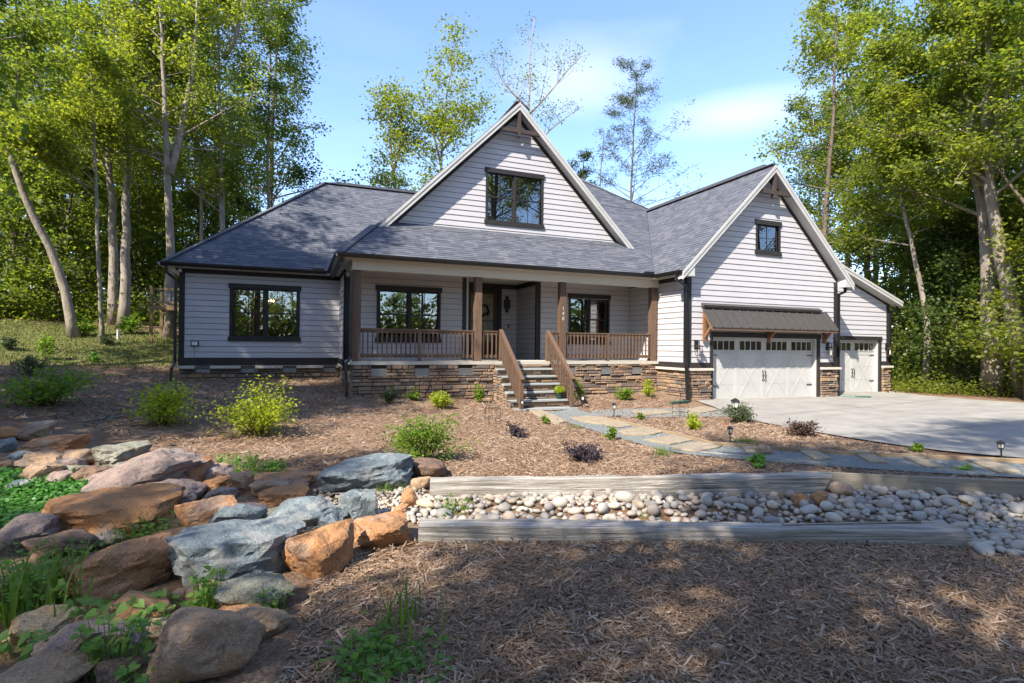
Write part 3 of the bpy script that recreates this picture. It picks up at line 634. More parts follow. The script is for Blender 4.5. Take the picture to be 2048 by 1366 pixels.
# garage doors ----------------------------------------------------------
def garage_door(pt, u0, u1, z1, ngl, wall_pt):
    d0 = -.16
    g = slabp(MB(), pt, u0, u1, 0.0, z1, d0-.05, d0-.012).build('garage_door', white, house)
    gw = (z1-.02)/4; ztop = z1
    for k in range(4): slabp(MB(), pt, u0+.01, u1-.01, .012+gw*k, .012+gw*(k+1)-.008, d0-.012, d0).build('door_section', white, g)
    pw = (u1-u0)/ngl
    for k in range(ngl):
        a, b = u0+pw*k, u0+pw*(k+1); ga, gb = a+.10, b-.10
        t0, t1 = gw*3+.13, z1-.12
        for q in range(4):
            x0 = ga+(gb-ga)*q/4; x1 = ga+(gb-ga)*(q+1)/4
            slabp(MB(), pt, x0+.012, x1-.012, t0, t1, d0+.001, d0+.008).build('pane', pane_dark, g)
        f_ = MB()
        for x in [ga+(gb-ga)*q/4 for q in range(5)]: slabp(f_, pt, x-.014, x+.014, t0, t1, d0+.001, d0+.022)
        slabp(f_, pt, ga-.03, gb+.03, t1, t1+.03, d0+.001, d0+.022); slabp(f_, pt, ga-.03, gb+.03, t0-.03, t0, d0+.001, d0+.022); f_.build('window_grid', white, g)
        bt = MB()
        for x in (a+.045, b-.045): slabp(bt, pt, x-.035, x+.035, .03, z1-.03, d0+.0015, d0+.012)
        zc1, zc0 = gw*3-.03, .05; w = .045
        for q, ((xa, za), (xb, zb)) in enumerate((((a+.09, zc0), (b-.09, zc1)), ((a+.09, zc1), (b-.09, zc0)))):
            oo = d0+.007+.003*q
            bt.hexa([pt(xa-w,za,oo), pt(xa+w,za,oo), pt(xa+w,za,d0+.003), pt(xa-w,za,d0+.003)], [pt(xb-w,zb,oo), pt(xb+w,zb,oo), pt(xb+w,zb,d0+.003), pt(xb-w,zb,d0+.003)])
        for z in (zc1+.03, zc0-.02): slabp(bt, pt, a+.085, b-.085, z-.035, z+.035, d0+.0025, d0+.0155)
        bt.build('overlay_trim', white, g)
    for sx in (u0+.03, u1-.33):
        for z in (gw*3-.05, gw*1-.04): slabp(MB(), pt, sx, sx+.30, z-.015, z+.015, d0+.018, d0+.03).build('hinge_strap', iron, g)
    c = (u0+u1)/2
    for sx in (-.06, .06): MB().tube([pt(c+sx-.015, 1.02, d0+.03), pt(c+sx+.02, .95, d0+.06), pt(c+sx-.01, .85, d0+.05), pt(c+sx+.02, .75, d0+.06), pt(c+sx-.015, .68, d0+.03)], .013).build('handle', iron, g)
    for x0, x1 in ((u0-.0, u0+.05), (u1-.05, u1)): slabp(MB(), pt, x0, x1, 0, z1, d0+.02, -.001).build('jamb', white, g)
    slabp(MB(), pt, u0, u1, z1-.03, z1+.0, d0+.02, -.002).build('jamb', white, g)
pane_dark = mat('garage_glass', (.03, .028, .02), .06, .8, noise=(3, .8), col2=(.07, .055, .03))
garage_door(GF_, 12.92, 17.78, 2.165, 4, None); garage_door(SG, 19.85, 22.53, 2.175, 2, None)
for pt, u0, u1, z in ((GF_, 12.80, 17.90, 2.17), (SG, 19.73, 22.66, 2.185)):
    trim('door_header', pt, u0-.03, u1+.03, z, z+.15, -.1, .07)
    trim('door_casing', pt, u0, u0+.115, -.01, z, -.12, .055); trim('door_casing', pt, u1-.115, u1, -.01, z, -.12, .055)
# awning
aw = MB(); A0, A1 = 12.44, 18.20; zt, zb, vt, vb = 3.16, 2.47, 14.27, 13.74
aw.hexa([(A0,vb,zb-.012),(A1,vb,zb-.012),(A1,vt,zt-.012),(A0,vt,zt-.012)], [(A0,vb,zb),(A1,vb,zb),(A1,vt,zt),(A0,vt,zt)])
awo = aw.build('awning', metalroof, house)
for k in range(16):
    u = A0+.03+(A1-A0-.06)*k/15; MB().bar((u,vb-.002,zb+.012), (u,vt,zt+.012), .036, .055, (0,-1,1)).build('seam', metalroof, awo)
for k in range(15*5):
    u = A0+.03+(A1-A0-.06)*(k+.5)/75
    if k % 5: MB().bar((u,vb+.004,zb+.004), (u,vt,zt+.004), .018, .022, (0,-1,1)).build('rib', metalroof, awo)
MB().bar((A0-.02,vt-.05,zt+.05), (A1-.35,vt-.05,zt+.05), .16, .10, (0,-.6,1)).build('ridge_flashing', metalroof, awo)
MB().box(A0+.02, A1-.02, vb+.02, vb+.07, zb-.09, zb-.014).build('front_beam', wood, awo)
for u in (12.52, 15.35, 18.08):
    br = MB().box(u-.05, u+.05, 14.17, 14.25, 2.0, 2.98).build('bracket', cedar, awo)
    MB().bar((u, 14.2, 2.95), (u, vb+.08, zb-.04), .09, .09).build('rafter', cedar, br); MB().bar((u, 14.2, 2.14), (u, vb+.16, zb+.02), .08, .08).build('brace', cedar, br)
# lanterns beside the garage doors
def lantern(u, v, z):
    g = MB().box(u-.075, u+.075, v-.03, v-.004, z+.08, z+.38).build('wall_lantern', iron, house); y = v-.17
    MB().tube([(u,v-.03,z+.26),(u,v-.10,z+.34),(u,y,z+.33),(u,y,z+.20)], .012).build('arm', iron, g)
    cg = MB()
    for sx in (-.085, .085):
        for sy in (-.085, .085): cg.tube([(u+sx,y+sy,z-.12),(u+sx*.8,y+sy*.8,z+.16)], .008, 5)
    cg.lathe((u,y,z), [(.0,.22),(.05,.20),(.12,.165),(.12,.15),(0,.15)], 8); cg.lathe((u,y,z), [(0,-.12),(.115,-.12),(.115,-.14),(0,-.14)], 8)
    cg.build('cage', copperish, g); MB().lathe((u,y,z), [(.035,-.1),(.035,.12)], 8).build('candle_tube', white, g)
lantern(12.22, 14.28, 1.68); lantern(18.30, 14.28, 1.68); lantern(22.98, 15.22, 1.70)
# downspouts
def spout(pts, w=.075):
    g = MB()
    for a, b in zip(pts, pts[1:]): g.bar(a, b, w, w*.85, (0,-1,.02))
    for p in pts[1:-1]: g.box(p[0]-w/2, p[0]+w/2, p[1]-w/2, p[1]+w/2, p[2]-w/2, p[2]+w/2)
    return g.build('downspout', gutter_m, house)
spout([(-3.80,19.52,4.2),(-3.80,19.55,3.98),(-3.60,19.9,3.80),(-3.60,19.92,1.15),(-3.66,19.75,.95),(-3.66,19.72,.58)])
spout([(1.10,15.36,4.2),(1.10,15.4,4.0),(1.40,15.68,3.78),(1.40,15.70,1.42),(1.26,15.58,1.25),(1.30,15.56,.26)])
spout([(11.35,14.18,4.2),(11.38,14.2,3.94),(11.75,14.24,3.80),(11.77,14.2,1.35),(11.66,14.06,1.2),(11.72,14.06,.06)], .085)
spout([(19.05,14.12,4.12),(19.05,14.15,3.95),(18.86,14.25,3.85),(18.86,14.25,.04)])
spout([(23.4,15.05,3.75),(23.4,15.05,3.5),(23.2,15.2,3.4),(23.2,15.2,.04)])
# strainer boxes on the gutters, flood light, meter box
for u, v in ((.62,19.52), (11.15,15.38)): MB().box(u-.16, u+.2, v-.02, v+.12, EZ+.02, EZ+.085).build('gutter_guard', gutter_m, house)
fl = MB().box(-3.60, -3.48, 19.72, 19.82, 4.07, 4.165).build('flood_light', iron, house)
MB().lathe((-3.62,19.68,4.02), [(0,.0),(.05,.0),(.06,.06),(.03,.10)], 10).build('lamp_head', white, fl); MB().lathe((-3.46,19.68,4.02), [(0,.0),(.05,.0),(.06,.06),(.03,.10)], 10).build('lamp_head', white, fl)
bx_ = MB().box(-3.17, -2.95, 19.90, 19.975, 1.69, 1.84).build('outlet_box', iron, house); MB().box(-3.14, -2.98, 19.885, 19.899, 1.71, 1.82).build('clear_cover', blind_m, bx_)
MB().tube([(-3.06,19.89,1.70),(-3.07,19.88,1.58),(-3.05,19.885,1.4),(-3.05,19.88,1.1),(-3.04,19.82,.8)], .006, 5).build('cord', mat('green_cord', (.05, .12, .07), .6), bx_)
# pendant lamp in the left room
pl = MB().tube([(-.95,21.6,3.9),(-.95,21.6,3.45)], .008, 5).build('pendant_lamp', iron, house)
for k in range(4):
    a = k*math.pi/2+.4; MB().lathe((-.95+.14*math.cos(a), 21.6+.14*math.sin(a), 3.30), [(0,0),(.03,.02),(.035,.05),(0,.1)], 8).build('bulb', bulb_m, pl)
# wreath
wr = MB(); wr.sm = True
for k in range(70):
    a = random.uniform(0, 6.283); rr = random.uniform(.17, .25); c = Vector((6.55+rr*math.cos(a), DV-.10+random.uniform(-.03,.03), 3.13+rr*math.sin(a))); d = Vector((random.uniform(-1,1), random.uniform(-.6,.2), random.uniform(-1,1))).normalized()*.075
    wr.tube([c-d, c, c+d], [.008, .022, .004], 5)
tag(wr.build('wreath', mat('dark_wreath', [(.012,.014,.008),(.03,.026,.014)], .8)), 'dark round wreath hanging on the glazed front door', 'wreath')
# ------------------------------------------------------------------ trees
bark_grey = mat('grey_bark', (.34, .29, .235), .95, .1, noise=((7, 7, 2.2), .9), col2=(.17, .14, .115), bump=((22, 22, 5), .9, .04))
bark_brown = mat('brown_bark', (.17, .13, .10), .95, .1, noise=((8, 8, 2.5), .9), col2=(.08, .062, .048), bump=((22, 22, 5), .9, .04))
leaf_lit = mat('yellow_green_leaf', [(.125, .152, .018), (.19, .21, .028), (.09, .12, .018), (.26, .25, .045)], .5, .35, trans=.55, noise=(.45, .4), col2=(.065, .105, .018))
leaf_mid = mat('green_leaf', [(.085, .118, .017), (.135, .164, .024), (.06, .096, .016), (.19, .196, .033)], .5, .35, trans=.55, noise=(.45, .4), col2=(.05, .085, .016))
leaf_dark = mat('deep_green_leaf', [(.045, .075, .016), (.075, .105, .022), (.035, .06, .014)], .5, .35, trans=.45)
needle_m = mat('pine_needle', [(.035, .06, .018), (.06, .085, .025), (.09, .10, .03)], .6, .25, trans=.25)
def leafmesh(name, C, size, m, rng, flat=.55, needle=False):
    n = len(C); s = size*(.6+.8*rng.random((n, 1)))
    d = rng.normal(size=(n, 3)); d[:, 2] *= flat; d /= np.linalg.norm(d, axis=1, keepdims=True)
    q = rng.normal(size=(n, 3)); q[:, 2] *= flat; w = np.cross(d, np.cross(d, q)); w /= np.linalg.norm(w, axis=1, keepdims=True)+1e-9
    k = .10 if needle else .34
    nrm = np.cross(d, w)
    V = np.stack([C-d*s*.5, C+w*s*k+nrm*s*.06-d*s*.06, C+d*s*.5, C-w*s*k+nrm*s*.06-d*s*.06], 1).reshape(-1, 3)
    F = np.arange(4*n).reshape(n, 4)
    return npmesh(name, V, F, m)
def grow(path, r0, r1, limbs, t0, L, rng, leaves, spread=.45, up=.5, sub=4, forks=(), side=None, taper=.8):
    """trunk polyline (local) -> (wood MB, leaf centres)"""
    P = np.array(path, float); n = 16; q = smoothline(P, n); tt = np.linspace(0, 1, n)
    w = MB(); w.sm = True; rad = r0+(r1-r0)*tt**taper; rad[0] *= 1.25
    q[1:-1] += rng.normal(size=(n-2, 3))*np.array([.018, .018, 0])*np.linalg.norm(q[-1]-q[0])/14
    w.tube(q, list(rad), 10); tips = []
    spines = [(q, rad, t0, limbs)]
    for fp, fr in forks:
        fq = smoothline(np.array(fp, float), 10); fr_ = np.linspace(fr, r1, 10); w.tube(fq, list(fr_), 8); spines.append((fq, fr_, .15, limbs//2))
    for sq, sr, s0, nl in spines:
        for k in range(nl):
            t = s0+(1-s0)*((k+rng.random())/nl); i = min(int(t*(len(sq)-1)), len(sq)-2); f = t*(len(sq)-1)-i
            b = sq[i]*(1-f)+sq[i+1]*f; rr = max(sr[i]*.38, .012)
            az = rng.random()*6.283
            if side is not None: az = side+rng.normal()*1.1
            el = up+rng.normal()*.25; ln = L*(1.15-.75*(t-s0)/(1-s0+1e-6))*(.6+.7*rng.random())
            d = np.array([math.cos(az)*math.cos(el), math.sin(az)*math.cos(el), math.sin(el)])
            p1 = b+d*ln*.5; p2 = b+d*ln+np.array([0, 0, -.12*ln*rng.random()+.08*ln]); w.tube([b, p1, p2], [rr, rr*.6, rr*.18], 5, False); tips += [p1*.4+p2*.6, p2]
            for j in range(sub):
                g = .35+.6*rng.random(); c = b+(p2-b)*g; dd = d+rng.normal(size=3)*.75; dd /= np.linalg.norm(dd); e = c+dd*ln*(.25+.3*rng.random()); w.tube([c, e], [rr*.3, rr*.1], 4, False); tips += [e, (c+e)/2]
    T = np.array(tips); per = leaves//len(T)+1
    C = np.repeat(T, per, 0); C = C+rng.normal(size=C.shape)*np.array([spread, spread, spread*.62])
    return w, C
def tree(name, label, base, path, r0, r1=.03, limbs=22, t0=.45, L=3.0, leaves=12000, lsize=.17, leaf=None, bark=None, seed=1, group='woodland trees', cat='tree', **k):
    rng = np.random.default_rng(seed); w, C = grow(path, r0, r1, limbs, t0, L, rng, leaves, **k)
    e = empty(name, base, label, cat, group)
    t = link('trunk', w.mesh('trunk', bark or bark_grey)); t.parent = e
    c = link('crown', leafmesh('crown', C, lsize, leaf or leaf_mid, rng, needle=leaf is needle_m)); c.parent = e
    return e
def copy_tree(src, base, label, rz=0, sc=1.0, szz=None, leaf=None, group=None):
    e = src.copy(); COL.objects.link(e); e.location = base; e.rotation_euler = (0, 0, rz); e.scale = (sc, sc, szz or sc); e['label'] = label
    if group: e['group'] = group
    for ch in src.children:
        c = ch.copy(); COL.objects.link(c); c.parent = e; c.matrix_parent_inverse = Matrix.Identity(4)
        if leaf and c.name.startswith('crown'): c.material_slots[0].link = 'OBJECT'; c.material_slots[0].material = leaf
    return e
def gbase(x, dist_, y=640):      # ground point along a photo column at a distance
    d = ray(x, y); d = d/d[1]*1.0; p = CAM+d*dist_; return Vector((p[0], p[1], h(p[0], p[1])-.1))
def pixpath(base, pts, V):       # photo points of a trunk at depth V -> local polyline
    out = [(0, 0, 0)]
    for x, y in pts: p = at(x, y, V=V); out.append((p[0]-base[0], p[1]-base[1]+random.uniform(-.3, .3), p[2]-base[2]))
    return out
# the trees beyond the lawn, left
LT = [
 ('leaning_tree', 'grey trunk leaning left at the edge of the lawn', (150,640), 26, [(118,540),(55,400),(8,260),(-30,120),(-50,-60)], .29, dict(limbs=18, t0=.55)),
 ('forked_tree', 'tall pale trunk forking high above the lawn, right of its twin trunk', (247,640), 29, [(250,480),(252,300),(258,130),(272,40),(285,-90)], .36, dict(limbs=26, t0=.40, forks='A')),
 ('tall_tree', 'straight brown trunk close beside the pale forked trunk', (229,640), 30, [(225,480),(215,300),(215,120),(205,-80)], .36, dict(limbs=24, t0=.38)),
 ('platform_tree', 'thick trunk carrying the timber platform, forked above the roofline', (340,655), 27, [(338,500),(336,330),(328,190),(318,20),(312,-90)], .34, dict(limbs=26, t0=.42, forks='B')),
 ('slender_tree', 'slender trunk rising just behind the roof corner, between two thick trunks', (405,560), 31, [(404,470),(398,300),(380,170),(372,-40)], .17, dict(limbs=20, t0=.35)),
 ('forked_tree', 'pale trunk behind the roof hip that forks near the top of the picture', (445,560), 30, [(444,400),(440,220),(438,110),(425,-80)], .28, dict(limbs=26, t0=.30, forks='C')),
 ('slim_tree', 'slim upright tree standing alone against the sky by the roof hip', (537,560), 33, [(537,420),(536,250),(540,100),(538,-60)], .20, dict(limbs=34, t0=.25, L=2.4)),
 ('sapling_tree', 'thin pale trunk in front of the twin trunks at the lawn edge', (205,640), 25, [(202,520),(192,390),(185,260),(182,120)], .13, dict(limbs=16, t0=.5, L=2.2)),
]
FK = {'A': [[(258,140),(249,70),(246,-40),(243,-100)]], 'B': [[(340,350),(352,300),(372,200),(388,120),(395,-20)]], 'C': [[(446,118),(470,85),(486,20),(484,-60)]]}
for i, (nm, lb, (bx, by), Vd, pts, r0, kw) in enumerate(LT):
    p = at(bx, by, V=Vd); b = Vector((p[0], p[1], h(p[0], p[1])-.1)); kw = dict(kw); fk = kw.pop('forks', None)
    if fk: kw['forks'] = [(pixpath(b, f, Vd)[1:], r0*.5) for f in FK[fk]]
    tree(nm, lb, b, pixpath(b, pts, Vd), r0*.66, seed=20+i, leaves=14000, lsize=.135, spread=.25, sub=6, leaf=leaf_lit if i % 2 else leaf_mid, L=kw.pop('L', 3.0), group='trees beyond the lawn', **kw)
# trees behind the house
def behind(nm, lb, bx, Vd, pts, r0, **k):
    p = at(bx, 560, V=Vd); b = Vector((p[0], p[1], h(p[0], p[1]))); fk = k.pop('fk', [])
    return tree(nm, lb, b, pixpath(b, pts, Vd), r0, forks=[(pixpath(b, f, Vd)[1:], r0*.45) for f in fk], group='trees behind the house', **k)
behind('crooked_tree', 'twin-stemmed yellow-green tree above the left roof ridge', 795, 40, [(793,400),(785,340),(778,280),(785,220),(755,178)], .22, fk=[[(786,345),(800,300),(800,240),(812,180)]], limbs=16, t0=.5, L=2.0, leaves=5200, lsize=.2, leaf=leaf_lit, seed=41, spread=.5)
behind('leafy_tree', 'taller leafy yellow-green tree left of the gable peak', 885, 40, [(883,400),(882,300),(892,200),(905,120),(915,80)], .22, fk=[[(884,330),(872,290),(862,240)], [(886,300),(925,240),(950,225)]], limbs=24, t0=.42, L=2.6, leaves=8200, lsize=.2, leaf=leaf_lit, seed=42, spread=.5)
behind('bare_tree', 'nearly bare tree with fine branches behind the gable peak', 1062, 42, [(1058,350),(1057,200),(1062,110),(1070,35)], .22, fk=[[(1058,230),(1095,190),(1135,140),(1160,115)], [(1058,220),(1025,190),(1000,150),(993,120)], [(1060,300),(1110,250),(1160,215)]], limbs=26, t0=.3, L=2.6, leaves=1500, lsize=.17, leaf=leaf_mid, seed=43, spread=.35, up=.75, bark=bark_grey)
behind('pine_tree', 'tall pine standing alone behind the roof valley', 1265, 44, [(1265,420),(1266,330),(1268,240),(1272,150)], .25, limbs=34, t0=.50, L=4.6, leaves=9500, lsize=.26, leaf=needle_m, seed=44, spread=.26, sub=6, up=.45, bark=bark_brown)
behind('dead_pine', 'thin dying pine just left of the tall pine', 1196, 44, [(1198,400),(1202,330),(1207,260)], .16, limbs=18, t0=.4, L=2.0, leaves=420, lsize=.3, leaf=needle_m, seed=45, spread=.3, up=.15, bark=bark_brown)
behind('young_pine', 'low dense pine top peeping over the roof beside the gable', 1165, 40, [(1165,420),(1165,350),(1166,315)], .14, limbs=20, t0=.55, L=1.5, leaves=2600, lsize=.34, leaf=needle_m, seed=46, spread=.25, up=.4, bark=bark_brown)
behind('small_tree', 'small spreading tree low over the left roof ridge', 778, 36, [(780,420),(782,380),(785,350)], .10, limbs=14, t0=.55, L=1.7, leaves=2200, lsize=.16, leaf=leaf_mid, seed=47, spread=.3, up=.2)
# right of the driveway
RTL = [
 ('tall_tree', 'thick grey trunk standing at the driveway edge, left of the rightmost trunk', (1985,790), 13.2, [(1972,640),(1962,480),(1945,300),(1912,120),(1890,-60)], .40, dict(limbs=24, t0=.40), leaf_lit),
 ('tall_tree', 'rightmost trunk, thick and pale, leaning slightly left at the picture edge', (2052,800), 12.2, [(2030,640),(2005,440),(1982,250),(1962,60),(1950,-100)], .36, dict(limbs=24, t0=.45), leaf_lit),
 ('slender_tree', 'slender leaning trunk wrapped in ivy between garage and thick trunks', (1850,765), 15.5, [(1845,650),(1830,520),(1800,380),(1780,250),(1770,120)], .15, dict(limbs=22, t0=.42, L=2.0), leaf_lit),
 ('pale_tree', 'pale trunk rising directly behind the small garage roof', (1752,560), 24, [(1748,480),(1738,360),(1725,290),(1700,160),(1690,40)], .24, dict(limbs=30, t0=.35, L=3.6), leaf_lit),
 ('brown_tree', 'straight brown trunk deep in the shade behind the slender leaning tree', (1860,700), 21, [(1860,560),(1858,380),(1866,180),(1870,-40)], .27, dict(limbs=26, t0=.3), leaf_mid),
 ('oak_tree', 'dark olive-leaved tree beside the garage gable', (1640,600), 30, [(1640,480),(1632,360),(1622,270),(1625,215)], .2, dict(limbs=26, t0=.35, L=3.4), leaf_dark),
 ('poplar_tree', 'tall yellow-green tree whose crown edges the sky at right', (1700,600), 32, [(1698,450),(1690,280),(1680,120),(1672,-30)], .26, dict(limbs=36, t0=.35, L=3.8), leaf_lit),
 ('pale_tree', 'second pale trunk close behind the right edge trunks', (1915,770), 18, [(1912,560),(1905,330),(1915,120),(1922,-60)], .20, dict(limbs=24, t0=.35), leaf_mid),
]
for i, (nm, lb, (bx, by), Vd, pts, r0, kw, lf) in enumerate(RTL):
    p = at(bx, by, V=Vd); b = Vector((p[0], p[1], h(p[0], p[1])-.1)); kw = dict(kw)
    tree(nm, lb, b, pixpath(b, pts, Vd), r0, seed=60+i, leaves=16500, lsize=.14, spread=.26, sub=6, leaf=lf, L=kw.pop('L', 3.0), group='trees beside the driveway', **kw)
# generic woodland trees: four sources, copied
SRC = []
for i, (hh, t0, L, lf) in enumerate(((21, .30, 3.4, leaf_mid), (18, .12, 3.0, leaf_mid), (24, .42, 3.6, leaf_lit), (9, .08, 2.1, leaf_mid))):
    rng = np.random.default_rng(90+i); pth = [(0,0,0), (rng.normal()*.2, rng.normal()*.2, hh*.35), (rng.normal()*.5, rng.normal()*.5, hh*.7), (rng.normal()*.8, rng.normal()*.8, hh)]
    SRC.append(tree('woodland_tree', '', (0,0,-500), pth, (.24, .18, .30, .08)[i], limbs=(34, 38, 34, 30)[i], t0=t0, L=L, leaves=(10500, 11000, 12000, 7000)[i], lsize=.17, leaf=lf, seed=90+i, spread=.32, sub=5, up=.35, bark=bark_brown))
USED = set()
def wtree(k, base, label, group, rz=None, sc=1.0, leaf=None, nm=None):
    rz = random.uniform(0, 6.283) if rz is None else rz
    if k not in USED: USED.add(k); e = SRC[k]; e.location = base; e.rotation_euler = (0, 0, rz); e.scale = (sc,)*3; e['label'] = label; e['group'] = group
    else: e = copy_tree(SRC[k], base, label, rz, sc, None, leaf, group)
    if nm: e.name = nm
    return e
rr = random.Random(11)
ORD = ['leftmost', 'second', 'third', 'fourth', 'fifth', 'sixth', 'seventh', 'eighth', 'ninth', 'tenth', 'eleventh']
def scatter(cols, label, group, ks):
    base_label = label
    for i_, (x, dv) in enumerate(sorted(cols)):
        label = ORD[i_]+(' ' if i_ == 0 else ' from left ')+base_label
        d = ray(x, 660); d = d/np.linalg.norm(d[:2]); p = CAM+d*dv
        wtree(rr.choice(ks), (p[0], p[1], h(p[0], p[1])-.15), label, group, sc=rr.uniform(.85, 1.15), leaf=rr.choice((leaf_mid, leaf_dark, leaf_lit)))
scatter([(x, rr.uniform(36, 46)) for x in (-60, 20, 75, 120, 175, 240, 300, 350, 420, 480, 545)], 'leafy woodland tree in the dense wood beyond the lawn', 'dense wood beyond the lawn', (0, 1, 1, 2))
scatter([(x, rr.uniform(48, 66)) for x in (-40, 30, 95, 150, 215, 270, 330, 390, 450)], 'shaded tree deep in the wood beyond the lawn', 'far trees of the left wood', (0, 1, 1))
scatter([(x, rr.uniform(31, 40)) for x in (1660, 1740, 1800, 1860, 1920, 1985, 2045, 2110)], 'leafy woodland tree in the thick wood right of the garage', 'thick wood right of the garage', (0, 1, 1, 2))
scatter([(x, rr.uniform(42, 56)) for x in (1690, 1770, 1835, 1900, 1960, 2020, 2090)], 'shaded tree deep in the wood right of the garage', 'far trees of the right wood', (0, 1, 1))
scatter([(x, dv) for x, dv in ((1868, 33), (1905, 30), (1935, 32), (2015, 30), (2080, 28), (1850, 37), (1955, 35))], 'young leafy tree branching from the ground beside the driveway', 'understorey beside the driveway', (3,))
scatter([(x, dv) for x, dv in ((10, 34), (60, 36), (110, 33), (180, 37), (280, 35), (310, 38), (390, 36), (460, 36))], 'young leafy tree in the shade at the back of the lawn', 'understorey behind the lawn', (3,))
for k in range(26):
    an = R(95+k*9.2); dd_ = 24+(k*7 % 5)*5
    wtree((1, 0, 3, 1)[k % 4], (3+math.cos(an+R(60))*dd_, 1+math.sin(an+R(60))*dd_, -.1), 'woodland tree outside the picture, mirrored in the window panes', 'wood behind the viewer', sc=1.0)
for u_, v_ in ((20,-20), (26,-22), (16,-26), (31,-18), (23,-27)):
    wtree(2, (u_, v_, -.1), 'woodland tree outside the picture, mirrored in the window panes', 'wood behind the viewer', sc=1.45)
# trees outside the frame whose shade falls over the garden and roof
for k, (u, v, s) in enumerate(((-11.5,-6.5,1.0), (-7,-12,1.05), (-20,1,1.0), (-12.5,8,1.0), (-3,-5,.95), (-14,13,1.05), (1,-7,.9), (-19,-2,.9), (6,-7,.8), (-17,4,1.1), (-5,-11,1.1), (11,-6,.8), (-10.5,14.5,1.0), (-8.6,11,.95), (-12.5,17.5,1.05), (-15.5,9.5,1.1), (-6.2,-2.6,.95), (-14,-1,.9), (-15,-9,1.0), (-13,-6,.9))):
    wtree((0, 2, 1, 0, 2, 1, 0, 1, 2, 0, 1, 2, 1, 1, 0, 0, 1, 1, 1, 1)[k], (u, v, h(u, v)-.1), 'tall tree outside the picture whose shade falls over the garden', 'shade trees around the viewer', sc=s)
# ------------------------------------------------------------------ boulders
def rockmat(n, a, b, c=None):
    m = mat(n, a, .9, .15, noise=(4.0, 1.0), col2=b, bump=(16, .9, .04)); nn, l = m.node_tree.nodes, m.node_tree.links; bs = nn['Principled BSDF']; src = bs.inputs['Base Color'].links[0].from_socket
    geo = nn.new('ShaderNodeNewGeometry')
    for sc, lo, hi, col, amt in ((9, .55, .62, tuple(x*.55+.02 for x in b), .65), (70, .50, .62, tuple(min(1, x*1.45+.06) for x in a), .6), (2.2, .55, .6, tuple((x+y)*.5+.06 for x, y in zip(a, (.3, .26, .22))), .7)):
        t = nn.new('ShaderNodeTexNoise'); t.inputs['Scale'].default_value = sc; t.inputs['Detail'].default_value = 7; t.inputs['Roughness'].default_value = .7; l.new(geo.outputs['Position'], t.inputs['Vector'])
        mr = nn.new('ShaderNodeMapRange'); mr.inputs[1].default_value = lo; mr.inputs[2].default_value = hi; mr.inputs[4].default_value = amt; l.new(t.outputs[0], mr.inputs[0])
        mx_ = nn.new('ShaderNodeMix'); mx_.data_type = 'RGBA'; l.new(mr.outputs[0], mx_.inputs[0]); l.new(src, mx_.inputs[6]); mx_.inputs[7].default_value = (*col, 1); src = mx_.outputs[2]
    l.new(src, bs.inputs['Base Color'])
    bp0 = [x for x in nn if x.bl_idname == 'ShaderNodeBump'][0]; vo = nn.new('ShaderNodeTexVoronoi'); vo.inputs['Scale'].default_value = 6.5; l.new(geo.outputs['Position'], vo.inputs['Vector'])
    b1 = nn.new('ShaderNodeBump'); b1.inputs['Strength'].default_value = .55; b1.inputs['Distance'].default_value = .07; l.new(vo.outputs['Distance'], b1.inputs['Height']); l.new(bp0.outputs[0], b1.inputs['Normal'])
    t = nn.new('ShaderNodeTexNoise'); t.inputs['Scale'].default_value = 80; t.inputs['Detail'].default_value = 5; l.new(geo.outputs['Position'], t.inputs['Vector'])
    b2 = nn.new('ShaderNodeBump'); b2.inputs['Strength'].default_value = .6; b2.inputs['Distance'].default_value = .012; l.new(t.outputs[0], b2.inputs['Height']); l.new(b1.outputs[0], b2.inputs['Normal']); l.new(b2.outputs[0], bs.inputs['Normal']); return m
RM = {'orange': rockmat('orange_boulder', (.43, .205, .085), (.28, .155, .085)), 'tan': rockmat('tan_boulder', (.38, .245, .145), (.26, .19, .145)), 'blue': rockmat('blue_grey_rock', (.185, .22, .235), (.11, .135, .15)),
      'brown': rockmat('brown_rock', (.20, .125, .085), (.12, .085, .07)), 'pink': rockmat('pinkish_grey_rock', (.30, .215, .18), (.19, .155, .14)), 'cream': rockmat('cream_rock', (.40, .32, .22), (.33, .20, .10)), 'olive': rockmat('olive_grey_rock', (.22, .225, .185), (.17, .14, .09)), 'rust': rockmat('rust_rock', (.45, .23, .11), (.33, .185, .105))}
import bmesh
_bm = bmesh.new(); bmesh.ops.create_icosphere(_bm, subdivisions=4, radius=1); ICO_V = np.array([v.co[:] for v in _bm.verts]); ICO_F = np.array([[v.index for v in f.verts] for f in _bm.faces]); _bm.free()
